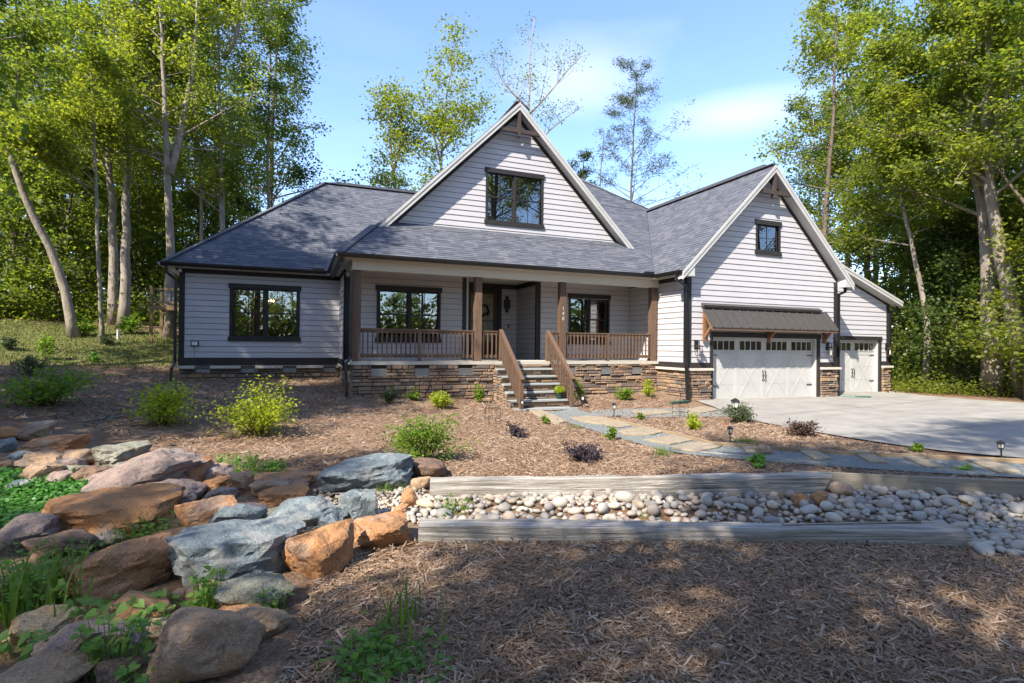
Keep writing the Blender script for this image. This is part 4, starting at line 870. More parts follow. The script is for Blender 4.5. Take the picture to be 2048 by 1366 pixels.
def rock_mesh(seed, w, d, hh, kind, m):
    rng = np.random.default_rng(seed); N = ICO_V
    npl = {'round': 26, 'block': 15, 'slab': 11}[kind]; kk = {'round': 16, 'block': 60, 'slab': 70}[kind]
    p = rng.normal(size=(npl, 3)); p /= np.linalg.norm(p, axis=1, keepdims=True); dd = rng.uniform(.66, 1.0, npl)
    if kind == 'slab': p[:, 2] *= .22; p /= np.linalg.norm(p, axis=1, keepdims=True); dd = rng.uniform(.74, .95, npl); p = np.vstack([p, [[.04, -.14, 1]], [[-.1, .05, 1]], [[0, -.8, .8]]]); dd = np.append(dd, [.60, .64, .9])
    if kind == 'block': p[:, 2] = np.where(p[:, 2] > 0, p[:, 2], p[:, 2]*.3)
    p /= np.linalg.norm(p, axis=1, keepdims=True)
    ax = np.array([[1,0,0],[-1,0,0],[0,1,0],[0,-1,0],[0,0,1],[0,0,-1]], float); p = np.vstack([p, ax]); dd = np.append(dd, np.full(6, 1.0))
    rad = (np.sum((np.maximum(N@p.T, 0)/dd)**kk, 1))**(-1/kk)
    off = rng.random(3)*50; nz_ = np.array([mnoise.fractal(Vector(v*1.7+off), 1.0, 2.1, 5) for v in N]); n2 = np.array([mnoise.noise(Vector(v*7+off)) for v in N])
    n3 = np.abs(np.array([mnoise.noise(Vector(v*3.1+off*1.3)) for v in N])); rad = rad*(1+.06*nz_+.018*n2-.05*np.maximum(0, .16-n3)/.16); rad = rad*(1+(.07 if kind != 'round' else .025)*np.floor(nz_*3.5+.3*n2)/3.5); V = N*rad[:, None]
    V = V/np.abs(V).max(0)*np.array([w, d, hh])/2
    V[:, 2] = np.maximum(V[:, 2], -.42*hh)
    me = npmesh('boulder', V, ICO_F, m, True)
    if kind != 'round': me.set_sharp_from_angle(angle=R(13))
    return me
def boulder(i, x0, x1, yt, yb, col, kind, label, dr=.75, nm='boulder', rot=None):
    base = gp((x0+x1)/2, yb); s = mpp(base); w = (x1-x0)*s; d = max(w*dr, .06)
    fw = Vector((base[0], base[1], 0)).normalized(); dist_ = math.hypot(base[0], base[1]); ang = (CZ-base[2])/dist_
    hh = max((yb-yt)*s-d*ang*.55, .34*w)*1.15; base = base+fw*d*.5
    me = rock_mesh(300+i, w*1.08, d*1.1, hh*1.15, kind, RM[col])
    o = link(nm, me); o.location = (base[0], base[1], h(base[0], base[1])+hh*.42); o.rotation_euler = (random.uniform(-.08,.08), random.uniform(-.1,.1), -math.atan2(base[0], base[1])+(random.uniform(-.2,.2) if rot is None else rot))
    return tag(o, label, 'rock', 'boulders of the dry creek')
BL = [
 (305,523,1225,1400,'tan','round','big rounded tan boulder at the bottom edge, nearest the viewer'),
 (326,602,1035,1190,'blue','slab','large blue-grey slab with a sharp front edge, biggest stone of the pile'),
 (425,530,1010,1075,'blue','block','blue-grey block rising behind the big blue slab'),
 (560,707,1050,1165,'orange','block','rounded orange boulder touching the right side of the big blue slab'),
 (693,836,1032,1108,'orange','block','orange wedge boulder beside the left end of the front timber'),
 (520,690,998,1082,'blue','block','blue-green boulder behind the rounded orange one'),
 (680,750,972,1052,'blue','slab','upright blue-grey wedge between flat slab and orange wedge'),
 (640,830,938,992,'blue','slab','flat blue-grey slab lying beside the mulch near the shrub'),
 (803,900,922,966,'brown','round','dark brown domed rock at the foot of the green shrub'),
 (95,372,998,1090,'orange','slab','long bright orange boulder bordering the pond weed'),
 (190,412,935,1022,'pink','block','broad pinkish-grey boulder behind the long orange one'),
 (300,412,968,1025,'pink','block','grey angular rock in front of the broad pinkish boulder'),
 (130,336,1078,1205,'rust','block','rust-and-tan block left of the big blue slab'),
 (110,262,1140,1215,'orange','block','rounded orange rock below the rust-and-tan block'),
 (70,205,1058,1118,'brown','block','grey-brown rock left of the rust-and-tan block'),
 (-20,105,1030,1112,'pink','block','pink-grey rock at the left edge below the pond weed'),
 (445,602,1152,1235,'olive','block','olive-grey rock in front of the big blue slab'),
 (470,578,1226,1292,'tan','block','small tan rock between the nearest boulder and the wood chips'),
 (180,330,1195,1275,'rust','block','rusty red rock half hidden by vine leaves'),
 (20,152,1228,1295,'cream','block','cream and rust rock in the lower left corner'),
 (70,258,1252,1360,'pink','block','purple-grey slanted boulder in the lower left corner'),
 (-10,182,1336,1420,'tan','block','tan rock cut off by the bottom left corner'),
 (265,352,1240,1295,'cream','slab','pale flat rock left of the nearest boulder'),
 (205,300,1315,1390,'brown','block','grey-brown rock under weeds at the bottom edge'),
 (40,160,873,922,'orange','block','bright orange boulder at the far left of the bank'),
 (35,102,850,882,'tan','block','tan boulder highest on the left bank'),
 (-10,48,858,884,'orange','round','orange boulder at the left picture edge, high on the bank'),
 (-5,30,880,906,'blue','round','pale grey-blue stone at the left picture edge'),
 (187,290,884,938,'olive','slab','angular grey stone perched above the pond weed'),
 (45,132,906,946,'tan','block','brown boulder below the bright orange one on the bank'),
 (15,65,905,935,'blue','round','small blue-grey stone beside the brown boulder'),
 (0,45,922,948,'brown','round','brown stone low at the left picture edge'),
 (130,192,904,938,'tan','round','tan stone left of the perched angular stone'),
 (52,120,928,970,'tan','block','square tan stone at the edge of the pond weed'),
 (110,166,920,952,'pink','round','pinkish stone above the smooth grey one'),
 (98,152,948,978,'pink','round','smooth pale grey stone at the edge of the pond weed'),
 (150,222,935,974,'brown','block','rough dark stone under the perched angular stone'),
 (215,277,930,964,'olive','block','grey block just below the perched angular stone'),
 (18,62,966,992,'blue','round','lone grey stone sitting in the pond weed'),
 (285,392,902,952,'pink','block','pinkish boulder at the top of the bank behind the broad one'),
 (355,422,927,978,'orange','block','orange block right of the pinkish boulder'),
 (410,462,930,962,'tan','round','tan rock below the grass on the bank'),
 (410,482,955,988,'orange','slab','flat orange rock in the row behind the blue block'),
 (465,512,950,988,'tan','block','tan rock right of the flat orange rock'),
 (505,582,955,994,'tan','block','tan boulder beside the patch of small gravel'),
 (530,627,944,984,'orange','slab','smooth orange slab next to the bark mulch'),
 (410,472,978,1008,'pink','block','mauve-grey rock in the middle of the pile'),
 (362,470,1000,1078,'rust','block','rust orange boulder left of the rear blue block'),
 (520,612,986,1014,'orange','slab','low orange rock behind the blue-green boulder'),
 (800,837,984,1022,'orange','round','small orange rock by the end of the rear timber'),
 (818,862,955,982,'tan','round','small peach rock touching the rear timber end'),
 (785,816,1014,1036,'rust','block','small rust rock among the pebbles near the front timber'),
 (1583,1616,988,1018,'orange','round','small orange rock under the right end of the rear timber'),
 (1623,1654,984,1018,'rust','block','second small orange rock under the rear timber end'),
 (1658,1704,964,1002,'tan','round','tan-orange rock between rear timber and plank'),
 (1512,1546,893,912,'tan','round','egg-shaped brown stone on the gravel path'),
 (1420,1448,1292,1320,'rust','block','small red-brown clod lying on the foreground mulch'),
]
for i, b in enumerate(BL): boulder(i, *b)
FILL = [(20,900),(190,905),(300,925),(480,945),(620,985),(690,1060),(600,1170),(560,1260),(470,1320),(300,1366),(0,1366),(0,1130),(180,1060),(240,1000),(60,950)]
for i in range(70):
    x, y = random.uniform(0, 690), random.uniform(905, 1366)
    if not inpoly(np.array([x]), np.array([y]), FILL)[0]: continue
    wpx_ = random.uniform(22, 60)*(1+(y-900)/700); o = boulder(200+i, x-wpx_/2, x+wpx_/2, y-wpx_*.55, y, random.choice(('tan', 'orange', 'pink', 'brown', 'rust', 'olive')), random.choice(('round', 'block', 'block')), 'small stone wedged in a gap between the boulders', nm='filler_stone'); o['group'] = 'small stones between the boulders'
# ------------------------------------------------------------------ timbers
weathered = mat('weathered_timber', (.52, .49, .455), .9, .15, noise=((1.1, 34, 44), 1.0), col2=(.21, .18, .15), bump=((1.6, 55, 70), 1.0, .03), local=True)
plankm = mat('grey_plank', (.30, .265, .215), .9, .15, noise=((1.2, 20, 26), .9), col2=(.20, .175, .14), bump=((2, 50, 60), .6, .01), local=True)
edgem = mat('edging_wood', (.30, .22, .14), .9, .15, noise=((1.5, 30, 30), .8), col2=(.20, .15, .10), local=True)
def timber(name, a, b, wd, ht, m, label, cat, group=None, rough=.012, seed=0, endcut=(0, 0), sink=.08):
    a, b = Vector(a), Vector(b); n = 46; t = (b-a); L = t.length; t.normalize(); x = Vector((-t.y, t.x, 0)).normalized(); up = t.cross(x); up = up if up.z > 0 else -up
    prof = [(-.5,0),(-.5,.15),(-.5,.3),(-.5,.42),(-.5,.55),(-.5,.68),(-.5,.8),(-.49,.92),(-.46,.985),(-.38,1),(-.25,1),(-.12,1),(.02,1),(.16,1),(.3,1),(.42,.99),(.48,.96),(.5,.85),(.5,.5),(.5,0)]
    vs = []; k = len(prof)
    for i in range(n):
        s = i/(n-1)
        for j, (px_, pz_) in enumerate(prof):
            e = mnoise.fractal(Vector((s*L*1.3+seed, px_*3, pz_*3)), 1, 2, 3)*rough+mnoise.noise(Vector((s*L*.35+seed, 4, 1)))*rough*.7
            e2 = mnoise.noise(Vector((s*L*9, j*1.7, seed)))*rough*.3-max(0, mnoise.noise(Vector((s*L*.55+j*5.3, j*3.7, seed*2)))-.12)*rough*2.2
            ss = s*L+(endcut[0]*(1-pz_)*-1 if i == 0 else endcut[1]*(1-pz_) if i == n-1 else 0)*ht
            p = a+t*ss+x*(px_*wd*(1+e*3)+(e2*.9 if abs(px_) > .47 else 0)*(1 if px_ > 0 else -1))+up*(pz_*ht+e+e2 if pz_ > 0 else -sink); vs.append(tuple(p))
    F = [(i*k+j, i*k+(j+1) % k, (i+1)*k+(j+1) % k, (i+1)*k+j) for i in range(n-1) for j in range(k)]+[tuple(range(k-1, -1, -1)), tuple(range((n-1)*k, n*k))]
    Mt = Matrix((( t.x, x.x, up.x, a.x), (t.y, x.y, up.y, a.y), (t.z, x.z, up.z, a.z), (0, 0, 0, 1))); inv = Mt.inverted(); to = MB().add([inv @ Vector(v_) for v_ in vs], F).build(name, m); to.matrix_basis = Mt
    return tag(to, label, cat, group)
def G(x, y, z=None): p = gp(x, y); return (p[0], p[1], p[2] if z is None else z)
fwd = Vector((math.sin(YAW), math.cos(YAW), 0))
pa, pb_ = Vector(G(836,1088)), Vector(G(1936,1098))
timber('landscape_timber', pa+fwd*.10+Vector((0,0,.0)), pb_+fwd*.10+Vector((0,0,-.01)), .23, .175, weathered, 'weathered grey timber in front of the pebbles, nearest the viewer', 'timber', 'landscape timbers', .014, 3, (0, .4))
pa, pb_ = Vector(G(858,1003)), Vector(G(1664,992))
timber('landscape_timber', pa+fwd*.09+Vector((0,0,.05)), pb_+fwd*.09+Vector((0,0,.06)), .18, .19, weathered, 'weathered grey timber behind the pebbles with a tapering right end', 'timber', 'landscape timbers', .016, 9, (0, -.6))
pa, pb_ = Vector(G(1586,978)), Vector(G(2120,1003))
timber('retaining_plank', pa+fwd*.03, pb_+fwd*.03, .06, .23, plankm, 'long grey plank on edge holding back the mulch above the pebbles', 'plank', None, .005, 5)
timber('wood_strip', Vector(at(1565,1050,z=.185)), Vector(at(1840,1045,z=.180)), .03, .010, weathered, 'loose split strip of wood lying on the front timber', 'wood', None, .004, 6, sink=.004)
for i, (x0, y0, x1, y1, lb) in enumerate(((1205,841,1262,852,'short edging board beside the path nearest the steps'), (1255,851,1340,871,'edging board in the bend of the path'), (1338,870,1432,895,'edging board leading down to the path corner'), (1428,893,1720,915,'weathered edging board along the gravel above the egg-shaped stone'), (1715,914,2120,931,'long edging board between the gravel and the driveway'), (1380,905,1640,930,'pale low edging board on the near side of the gravel'))):
    timber('edging_board', Vector(G(x0,y0)), Vector(G(x1,y1)), .045, .085 if i < 5 else .04, edgem if i < 5 else weathered, lb, 'edging', 'path edging boards', .005, 20+i)
# flagstones ---------------------------------------------------------------
flagm = mat('tan_flagstone', [(.33, .265, .18), (.28, .24, .185), (.37, .29, .19)], .9, .15, noise=(6, .8), col2=(.20, .165, .125), bump=(25, .6, .01))
FS = [([(1058,824),(1080,822),(1112,834),(1135,846),(1118,851),(1088,842)],'long curved flagstone at the foot of the steps'), ([(1140,838),(1180,834),(1215,840),(1250,847),(1205,852),(1160,846)],'broad grey flagstone just below the steps'),
 ([(1205,851),(1248,848),(1262,855),(1225,860)],'small flagstone beside the first edging board'), ([(1232,866),(1290,856),(1335,866),(1300,874),(1250,874)],'wide tan flagstone in the bend of the path'), ([(1285,884),(1345,874),(1385,884),(1340,893)],'tan flagstone below the bend of the path'),
 ([(1340,898),(1400,888),(1445,897),(1400,907),(1362,906)],'large tan flagstone at the path corner'), ([(1484,899),(1512,896),(1518,908),(1494,912)],'small pale flagstone left of the egg-shaped stone'), ([(1598,906),(1625,902),(1662,922),(1630,924)],'pale slanting flagstone, first right of the egg-shaped stone'),
 ([(1700,908),(1730,905),(1776,931),(1738,929)],'slanting tan flagstone, second along the gravel'), ([(1796,914),(1828,911),(1892,940),(1852,940)],'golden slanting flagstone, third along the gravel'), ([(1930,923),(1966,920),(2040,949),(1996,950)],'last slanting flagstone, near the right picture edge'),
 ([(1262,826),(1320,822),(1345,828),(1290,834)],'flat stone on the side path below the shrubs'), ([(1368,822),(1410,815),(1440,822),(1400,829)],'flat stone on the side path near the garage')]
for i, (pp, lb) in enumerate(FS):
    pts = [gp(*p) for p in pp]; c = sum((Vector(p) for p in pts), Vector())/len(pts); fine = []
    for a, b in zip(pts, pts[1:]+pts[:1]):
        for q in range(4):
            p = Vector(a).lerp(Vector(b), q/4); p = p+(p-c)*.12*mnoise.noise(Vector((p.x*5, p.y*5, i))); fine.append(p)
    n = len(fine); zt = [h(p.x, p.y) for p in fine]
    vs = [(p.x, p.y, z-.03) for p, z in zip(fine, zt)]+[(p.x, p.y, z+.046) for p, z in zip(fine, zt)]+[(c.x+(p.x-c.x)*.9, c.y+(p.y-c.y)*.9, z+.058+.008*mnoise.noise(Vector((p.x*9, p.y*9, 2)))) for p, z in zip(fine, zt)]
    F = [(k, (k+1) % n, (k+1) % n+n, k+n) for k in range(n)]+[(k+n, (k+1) % n+n, (k+1) % n+2*n, k+2*n) for k in range(n)]+[tuple(range(2*n, 3*n))]
    tag(MB().add(vs, F).build('flagstone', flagm), lb, 'flagstone', 'flagstones of the path')
# ------------------------------------------------------------------ river pebbles
pebm = mat('river_pebble', [(.26, .25, .235), (.40, .36, .30), (.32, .23, .185), (.17, .17, .175), (.44, .34, .22), (.33, .315, .285), (.27, .19, .14), (.48, .435, .36), (.22, .165, .135)], .75, .25, noise=(22, .45), col2=(.33, .32, .31), bump=(60, .2, .004))
_bm = bmesh.new(); bmesh.ops.create_icosphere(_bm, subdivisions=2, radius=1); PV_ = np.array([v.co[:] for v in _bm.verts]); PF_ = np.array([[v.index for v in f.verts] for f in _bm.faces]); _bm.free()
PVAR = []
for k in range(8):
    rng = np.random.default_rng(700+k); off = rng.random(3)*30
    PVAR.append(PV_*(1+.16*np.array([mnoise.noise(Vector(v*1.3+off)) for v in PV_]))[:, None])
PME = [npmesh('pebble', v, PF_, pebm, True) for v in PVAR]
def projpx(u, v, z):
    q0, q1, q2 = u, v, z-CZ; w = q0*CF[0]+q1*CF[1]+q2*CF[2]
    return 1024+FPX*(q0*CR[0]+q1*CR[1]+q2*CR[2])/w, 683-FPX*(q0*CU[0]+q1*CU[1]+q2*CU[2])/w
PEB = [(838,995),(1655,998),(1700,980),(2070,1003),(2070,1118),(1955,1112),(1930,1085),(1840,1048),(842,1052)]
GRV = [(632,985),(700,972),(770,985),(840,975),(862,1000),(850,1050),(800,1048),(752,1062),(690,1066),(610,1015)]
rp_ = random.Random(5)
def scatter_disc(poly, rmin, rmax, tries):
    P = [gp(*p) for p in poly]; us = [p[0] for p in P]; vs_ = [p[1] for p in P]; out = []; grid = {}
    pol = [(p[0], p[1]) for p in P]
    for _ in range(tries):
        u, v = rp_.uniform(min(us), max(us)), rp_.uniform(min(vs_), max(vs_))
        if not inpoly(np.array([u]), np.array([v]), pol)[0]: continue
        r_ = rmin+(rmax-rmin)*rp_.random()**2; gi, gj = int(u/.12), int(v/.12)
        if any((u-a)**2+(v-b)**2 < (.78*(r_+c))**2 for i_ in (-1, 0, 1) for j_ in (-1, 0, 1) for a, b, c in grid.get((gi+i_, gj+j_), ())): continue
        grid.setdefault((gi, gj), []).append((u, v, r_)); out.append((u, v, r_))
    return out
peb = scatter_disc(PEB, .026, .085, 9000); grv = scatter_disc(GRV, .016, .045, 2500)
peb.sort(key=lambda p: p[2]/math.hypot(p[0], p[1]), reverse=True)
rest_V, rest_F = [], []
def peb_xf(u, v, r_):
    e = (rp_.uniform(-.25,.25), rp_.uniform(-.25,.25), rp_.uniform(0, 6.28)); s = (r_*rp_.uniform(.95,1.5), r_*rp_.uniform(.75,1.0), r_*rp_.uniform(.55,.9)); z = h(u, v)+s[2]*.62+rp_.uniform(0, .025)
    return e, s, (u, v, z)
def join_peb(k, e, s, p):
    from mathutils import Euler
    Mx = np.array((Matrix.Translation(p) @ Euler(e).to_matrix().to_4x4() @ Matrix.Diagonal((*s, 1))))
    o = sum(len(x) for x in rest_V); rest_V.append(PVAR[k]@Mx[:3, :3].T+Mx[:3, 3]); rest_F.append(PF_+o)
for i, (u, v, r_) in enumerate(peb):
    e, s, p = peb_xf(u, v, r_); k = rp_.randrange(8)
    if i < 300:
        o = link('river_pebble', PME[k]); o.location = p; o.rotation_euler = e; o.scale = s
        tag(o, 'smooth river pebble in the pebble bed between the landscape timbers', 'pebble', 'river pebbles of the creek bed')
    else: join_peb(k, e, s, p)
for u, v, r_ in grv: join_peb(rp_.randrange(8), *peb_xf(u, v, r_))
for u, v, r_ in scatter_disc(PEB, .03, .06, 5000):       # under-layer that fills the gaps
    e, s, p = peb_xf(u, v, r_); join_peb(rp_.randrange(8), e, s, (p[0], p[1], p[2]-.05))
o = link('small_river_stones', npmesh('small_river_stones', np.vstack(rest_V), np.vstack(rest_F), pebm, True), None, 'stuff', 'small rounded stones filling the pebble bed and gravel patch'); o['category'] = 'gravel'
# ------------------------------------------------------------------ bark mulch
chipm = mat('bark_chips', [(.10, .066, .046), (.20, .135, .092), (.29, .20, .135), (.135, .083, .054), (.24, .145, .085), (.36, .29, .225), (.165, .115, .085)], .9, .12)
def chips(n, u0, u1, v0, v1, l0, l1, reject, rng, tilt=.25):
    u = rng.uniform(u0, u1, n); v = rng.uniform(v0, v1, n); z = H(u, v); x, y = projpx(u, v, z)
    ok = ~reject(u, v, x, y) & (x > -80) & (x < 2130) & (y < 1440); u, v, z = u[ok], v[ok], z[ok]; n = len(u)
    L = rng.uniform(l0, l1, n)*rng.choice([.45, .55, .7, 1, 1.6], n); w = np.minimum(L*rng.uniform(.07, .20, n), .014); a = rng.uniform(0, 6.283, n); ti = rng.normal(size=n)*tilt
    d = np.stack([np.cos(a)*np.cos(ti), np.sin(a)*np.cos(ti), np.sin(ti)], 1); s = np.stack([-np.sin(a), np.cos(a), rng.normal(size=n)*.35], 1); s /= np.linalg.norm(s, axis=1, keepdims=True)
    c = np.stack([u, v, z+.006+np.abs(np.sin(ti))*L*.4+rng.random(n)*.012], 1); up = np.array([0, 0, 1.0])
    dl, sw, t = d*L[:, None]/2, s*w[:, None]/2, (w*.35)[:, None]*up
    j = lambda: 1+rng.uniform(-.3, .3, (n, 1))
    Vv = np.stack([c-dl-sw*j()-t, c+dl-sw*j()-t, c+dl+sw*j()-t, c-dl+sw*j()-t, c-dl*.92+t*.5, c+dl*.92+t*.5], 1).reshape(-1, 3)
    b = (np.arange(n)*6)[:, None]
    return Vv, np.concatenate([b+np.array([0, 1, 5, 4]), b+np.array([2, 3, 4, 5])])
CREEK = [(-100,840),(130,840),(300,895),(470,925),(640,940),(860,945),(900,990),(1640,985),(1590,965),(2100,985),(2100,1120),(1960,1110),(1930,1075),(840,1075),(800,1090),(700,1110),(620,1170),(600,1240),(560,1366),(540,1500),(-200,1500)]
def near_reject(u, v, x, y): return inpoly(x, y, CREEK)
PWP = [(p[0], p[1]) for p in PA]+[(p[0], p[1]) for p in PB[::-1]]
def bed_reject(u, v, x, y): return inpoly(x, y, CREEK) | inpoly(u, v, PWP) | (u > 10.3+np.maximum(0, (v-8)*.2))
rng = np.random.default_rng(8)
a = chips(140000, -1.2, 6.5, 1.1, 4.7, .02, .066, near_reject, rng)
b = chips(70000, -6, 10.8, 4.6, 9.5, .045, .09, bed_reject, rng)
c = chips(42000, -8, 11, 9.5, 15.6, .06, .11, bed_reject, rng)
d_ = chips(16000, -10, 1.5, 15.5, 22, .08, .15, lambda u, v, x, y: (v > 21.8+.28*(u+3.5)) | ((u > -3.5) & (v > 20)), rng)
chip_near = mat('bleached_lifted_chips', [(.11, .072, .048), (.22, .15, .10), (.34, .24, .165), (.155, .095, .06), (.28, .175, .105), (.46, .37, .29), (.20, .135, .095)], .9, .12, noise=(1.3, .45), col2=(.20, .12, .072))  # weathered tone of the near chips, lightened further to offset their shade
no_ = link('bleached_lifted_mulch', npmesh('bleached_lifted_mulch', a[0], a[1], chip_near), None, 'stuff', 'bleached grey-brown bark chips, lightened against the shade, covering the nearest ground'); no_['category'] = 'mulch'
Vv, Ff = b[0], b[1]
for q in (c, d_): Ff = np.vstack([Ff, q[1]+len(Vv)]); Vv = np.vstack([Vv, q[0]])
gs = chips(26000, 5.5, 12.5, 3.8, 14.6, .018, .04, lambda u, v, x, y: ~inpoly(u, v, PWP), rng, .3)
go_ = link('path_gravel', npmesh('path_gravel', gs[0]+np.array([0, 0, .022]), gs[1], mat('gravel_chip', [(.11, .125, .125), (.20, .215, .21), (.28, .285, .27), (.15, .16, .165), (.24, .215, .18)], .85)), None, 'stuff', 'blue-grey gravel between the flagstones of the path'); go_['category'] = 'gravel'
o = link('bark_mulch', npmesh('bark_mulch', Vv, Ff, chipm), None, 'stuff', 'brown and grey bark chips spread over the garden beds'); o['category'] = 'mulch'
# ------------------------------------------------------------------ shrubs and weeds
stem_m = mat('plant_stem', (.10, .075, .04), .8, .2)
gstem_m = mat('green_stem', (.09, .13, .03), .7, .2)
sh_green = mat('shrub_green', [(.10, .18, .02), (.16, .25, .03), (.07, .13, .016), (.21, .28, .04)], .5, .35, trans=.45)
sh_lime = mat('lime_shrub', [(.22, .27, .02), (.31, .35, .03), (.16, .22, .02), (.38, .39, .05)], .5, .35, trans=.45)
sh_dark = mat('purple_black_shrub', [(.018, .013, .022), (.035, .022, .035), (.012, .012, .016), (.05, .035, .05)], .4, .5)
sh_red = mat('reddish_shrub', [(.06, .03, .03), (.10, .05, .045), (.05, .06, .02)], .5, .35, trans=.2)
sh_olive = mat('olive_shrub', [(.05, .075, .03), (.085, .11, .045), (.035, .055, .025)], .55, .3, trans=.3)
weed_m = mat('weed_leaf', [(.10, .20, .04), (.15, .26, .055), (.075, .16, .03)], .5, .35, trans=.45)
grass_m = mat('grass_blade', [(.09, .16, .02), (.14, .21, .035), (.06, .12, .015)], .5, .3, trans=.35)
def shrub(name, label, x, y, wpx, hpx, leaf, n, ls, seed, airy=.5, cat='shrub', group=None, base=None):
    b = base or gp(x, y); s = mpp(b); w, hh = wpx*s, hpx*s; rng = np.random.default_rng(seed)
    e = empty(name, b, label, cat, group); st = MB(); T = []
    ns = max(7, int(14*(w/.8)))
    for k in range(ns):
        a = rng.random()*6.283; r_ = (rng.random()**.6)*w/2; top = hh*(1-.45*(r_/(w/2))**2)*(.45+.65*rng.random())
        p0 = np.array([math.cos(a)*r_*.12, math.sin(a)*r_*.12, -.02]); p1 = np.array([math.cos(a)*r_*.5, math.sin(a)*r_*.5, top*.6]); p2 = np.array([math.cos(a)*r_, math.sin(a)*r_, top])
        st.tube([p0, p1, p2], [.006+.004*w, .004+.002*w, .002], 4, False)
        for t in np.linspace(.3, 1, 8): T.append(p0*(1-t)**2+2*p1*t*(1-t)+p2*t*t)
        for j in range(4):
            c = p1+(p2-p1)*rng.random(); d = rng.normal(size=3)*np.array([1, 1, .35]); d = c+d/np.linalg.norm(d)*w*.18; d[2] = max(d[2], .04*hh); st.tube([c, d], [.003, .0015], 3, False); T += [d, (c+d)/2]
    T = np.array(T); C = T[rng.integers(0, len(T), n)]+rng.normal(size=(n, 3))*np.array([w, w, hh*.8])*.05*(1+airy); C[:, 2] = np.maximum(C[:, 2], .02)
    o = link('stems', st.mesh('stems', stem_m)); o.parent = e
    o = link('foliage', leafmesh('foliage', C, ls, leaf, rng, .5)); o.parent = e
    return e
G1, G2, G3 = 'feathery shrubs in the left bed', 'small shrubs along the porch foundation', 'small plants in the mulch beds'
shrub('green_shrub', 'feathery green shrub at the far left of the bed, below the lawn', 95, 812, 175, 92, sh_green, 2100, .075, 1, .9, group=G1)
shrub('green_shrub', 'feathery green shrub in front of the left wing corner', 322, 850, 140, 92, sh_lime, 2000, .065, 2, .9, group=G1)
shrub('lime_shrub', 'bright yellow-green shrub in the bed below the left window', 520, 872, 150, 108, sh_lime, 2700, .058, 3, .9, group=G1)
shrub('green_shrub', 'round green shrub behind the dark domed rock', 850, 925, 150, 98, sh_green, 3600, .042, 4, .6, group=G1)
for i, (x, y, w_, h_, m, n, lb) in enumerate((
 (776,808,36,34,sh_olive,900,'pale green shrub, leftmost along the porch foundation'), (826,802,30,28,sh_green,700,'small green shrub second from the left along the porch stone'), (882,818,56,40,sh_lime,1700,'bright lime round shrub in front of the porch stone'),
 (960,806,30,34,sh_green,900,'small green shrub nearest the steps on their left'), (1158,800,20,46,sh_green,600,'narrow green shrub tucked behind the right stair post'), (1250,802,46,26,sh_green,1300,'low round green shrub right of the steps'), (1298,796,34,34,sh_lime,900,'pale yellow-green shrub beside the garage downspout'))):
    shrub('foundation_shrub', lb, x, y, w_, h_, m, n, .05, 30+i, .4, group=G2)
for i, (x, y, w_, h_, m, n, ls, lb) in enumerate((
 (1030,874,54,26,sh_dark,900,.035,'small dark purple shrub in the mulch left of the path'), (1163,922,86,42,sh_dark,1900,.032,'larger black-purple shrub spreading in the mulch before the rear timber'),
 (1385,860,44,34,sh_lime,900,.05,'yellow-green small shrub between the side path and the main path'), (1476,846,72,44,sh_olive,1900,.045,'grey-green shrub at the near corner of the driveway'), (1605,874,66,42,sh_red,1500,.04,'reddish leaved shrub beside the driveway edge'),
 (1090,848,22,20,sh_green,260,.05,'tiny green plant beside the curved flagstone'), (1222,882,30,26,sh_green,420,.045,'small dark green plant left of the path bend'), (1282,840,22,16,sh_green,260,.05,'tiny green plant beside the side path'), (1840,906,34,22,sh_green,330,.055,'small green plant by the long edging board'), (1518,935,52,34,weed_m,260,.085,'broad-leaved light green plant beneath the egg-shaped stone'), (1930,944,30,14,weed_m,60,.07,'withered little plant on the gravel near the right edge'),
 (60,752,60,50,sh_olive,900,.06,'dusty green shrub on the lawn edge at far left'), (165,672,46,44,sh_green,900,.09,'green bush at the foot of the leaning trunk'), (262,668,48,46,sh_green,900,.09,'green bush on the lawn beside the twin trunks'), (215,690,30,22,sh_olive,350,.08,'low plant in a mulch ring on the lawn'), (92,720,32,62,sh_green,420,.08,'slim young shrub at the left edge of the lawn'), (190,725,22,24,weed_m,200,.08,'small leafy plant where lawn meets mulch'), (15,700,40,30,sh_olive,400,.09,'low grey-green plant at the left picture edge on the lawn'))):
    shrub('small_plant', lb, x, y, w_, h_, m, n, ls, 50+i, .4, group=G3, cat='plant')
def blades(C, length, width, rng, lean=.5):
    n = len(C); L = length*(.5+.8*rng.random(n)); a = rng.random(n)*6.283; le = lean*rng.random(n)
    d = np.stack([np.cos(a), np.sin(a), np.zeros(n)], 1); s = np.stack([-np.sin(a), np.cos(a), np.zeros(n)], 1)*(width*(.6+.8*rng.random(n)))[:, None]; up = np.array([0, 0, 1.])
    p1 = C+up*(L*.55)[:, None]+d*(L*le*.25)[:, None]; p2 = C+up*(L*(1-.35*le))[:, None]+d*(L*le*.85)[:, None]
    V = np.stack([C-s*.5, C+s*.5, p1+s*.45, p1-s*.45, p2+s*.04, p2-s*.04], 1).reshape(-1, 3); b = (np.arange(n)*6)[:, None]
    return V, np.concatenate([b+np.array([0, 1, 2, 3]), b+np.array([3, 2, 4, 5])])
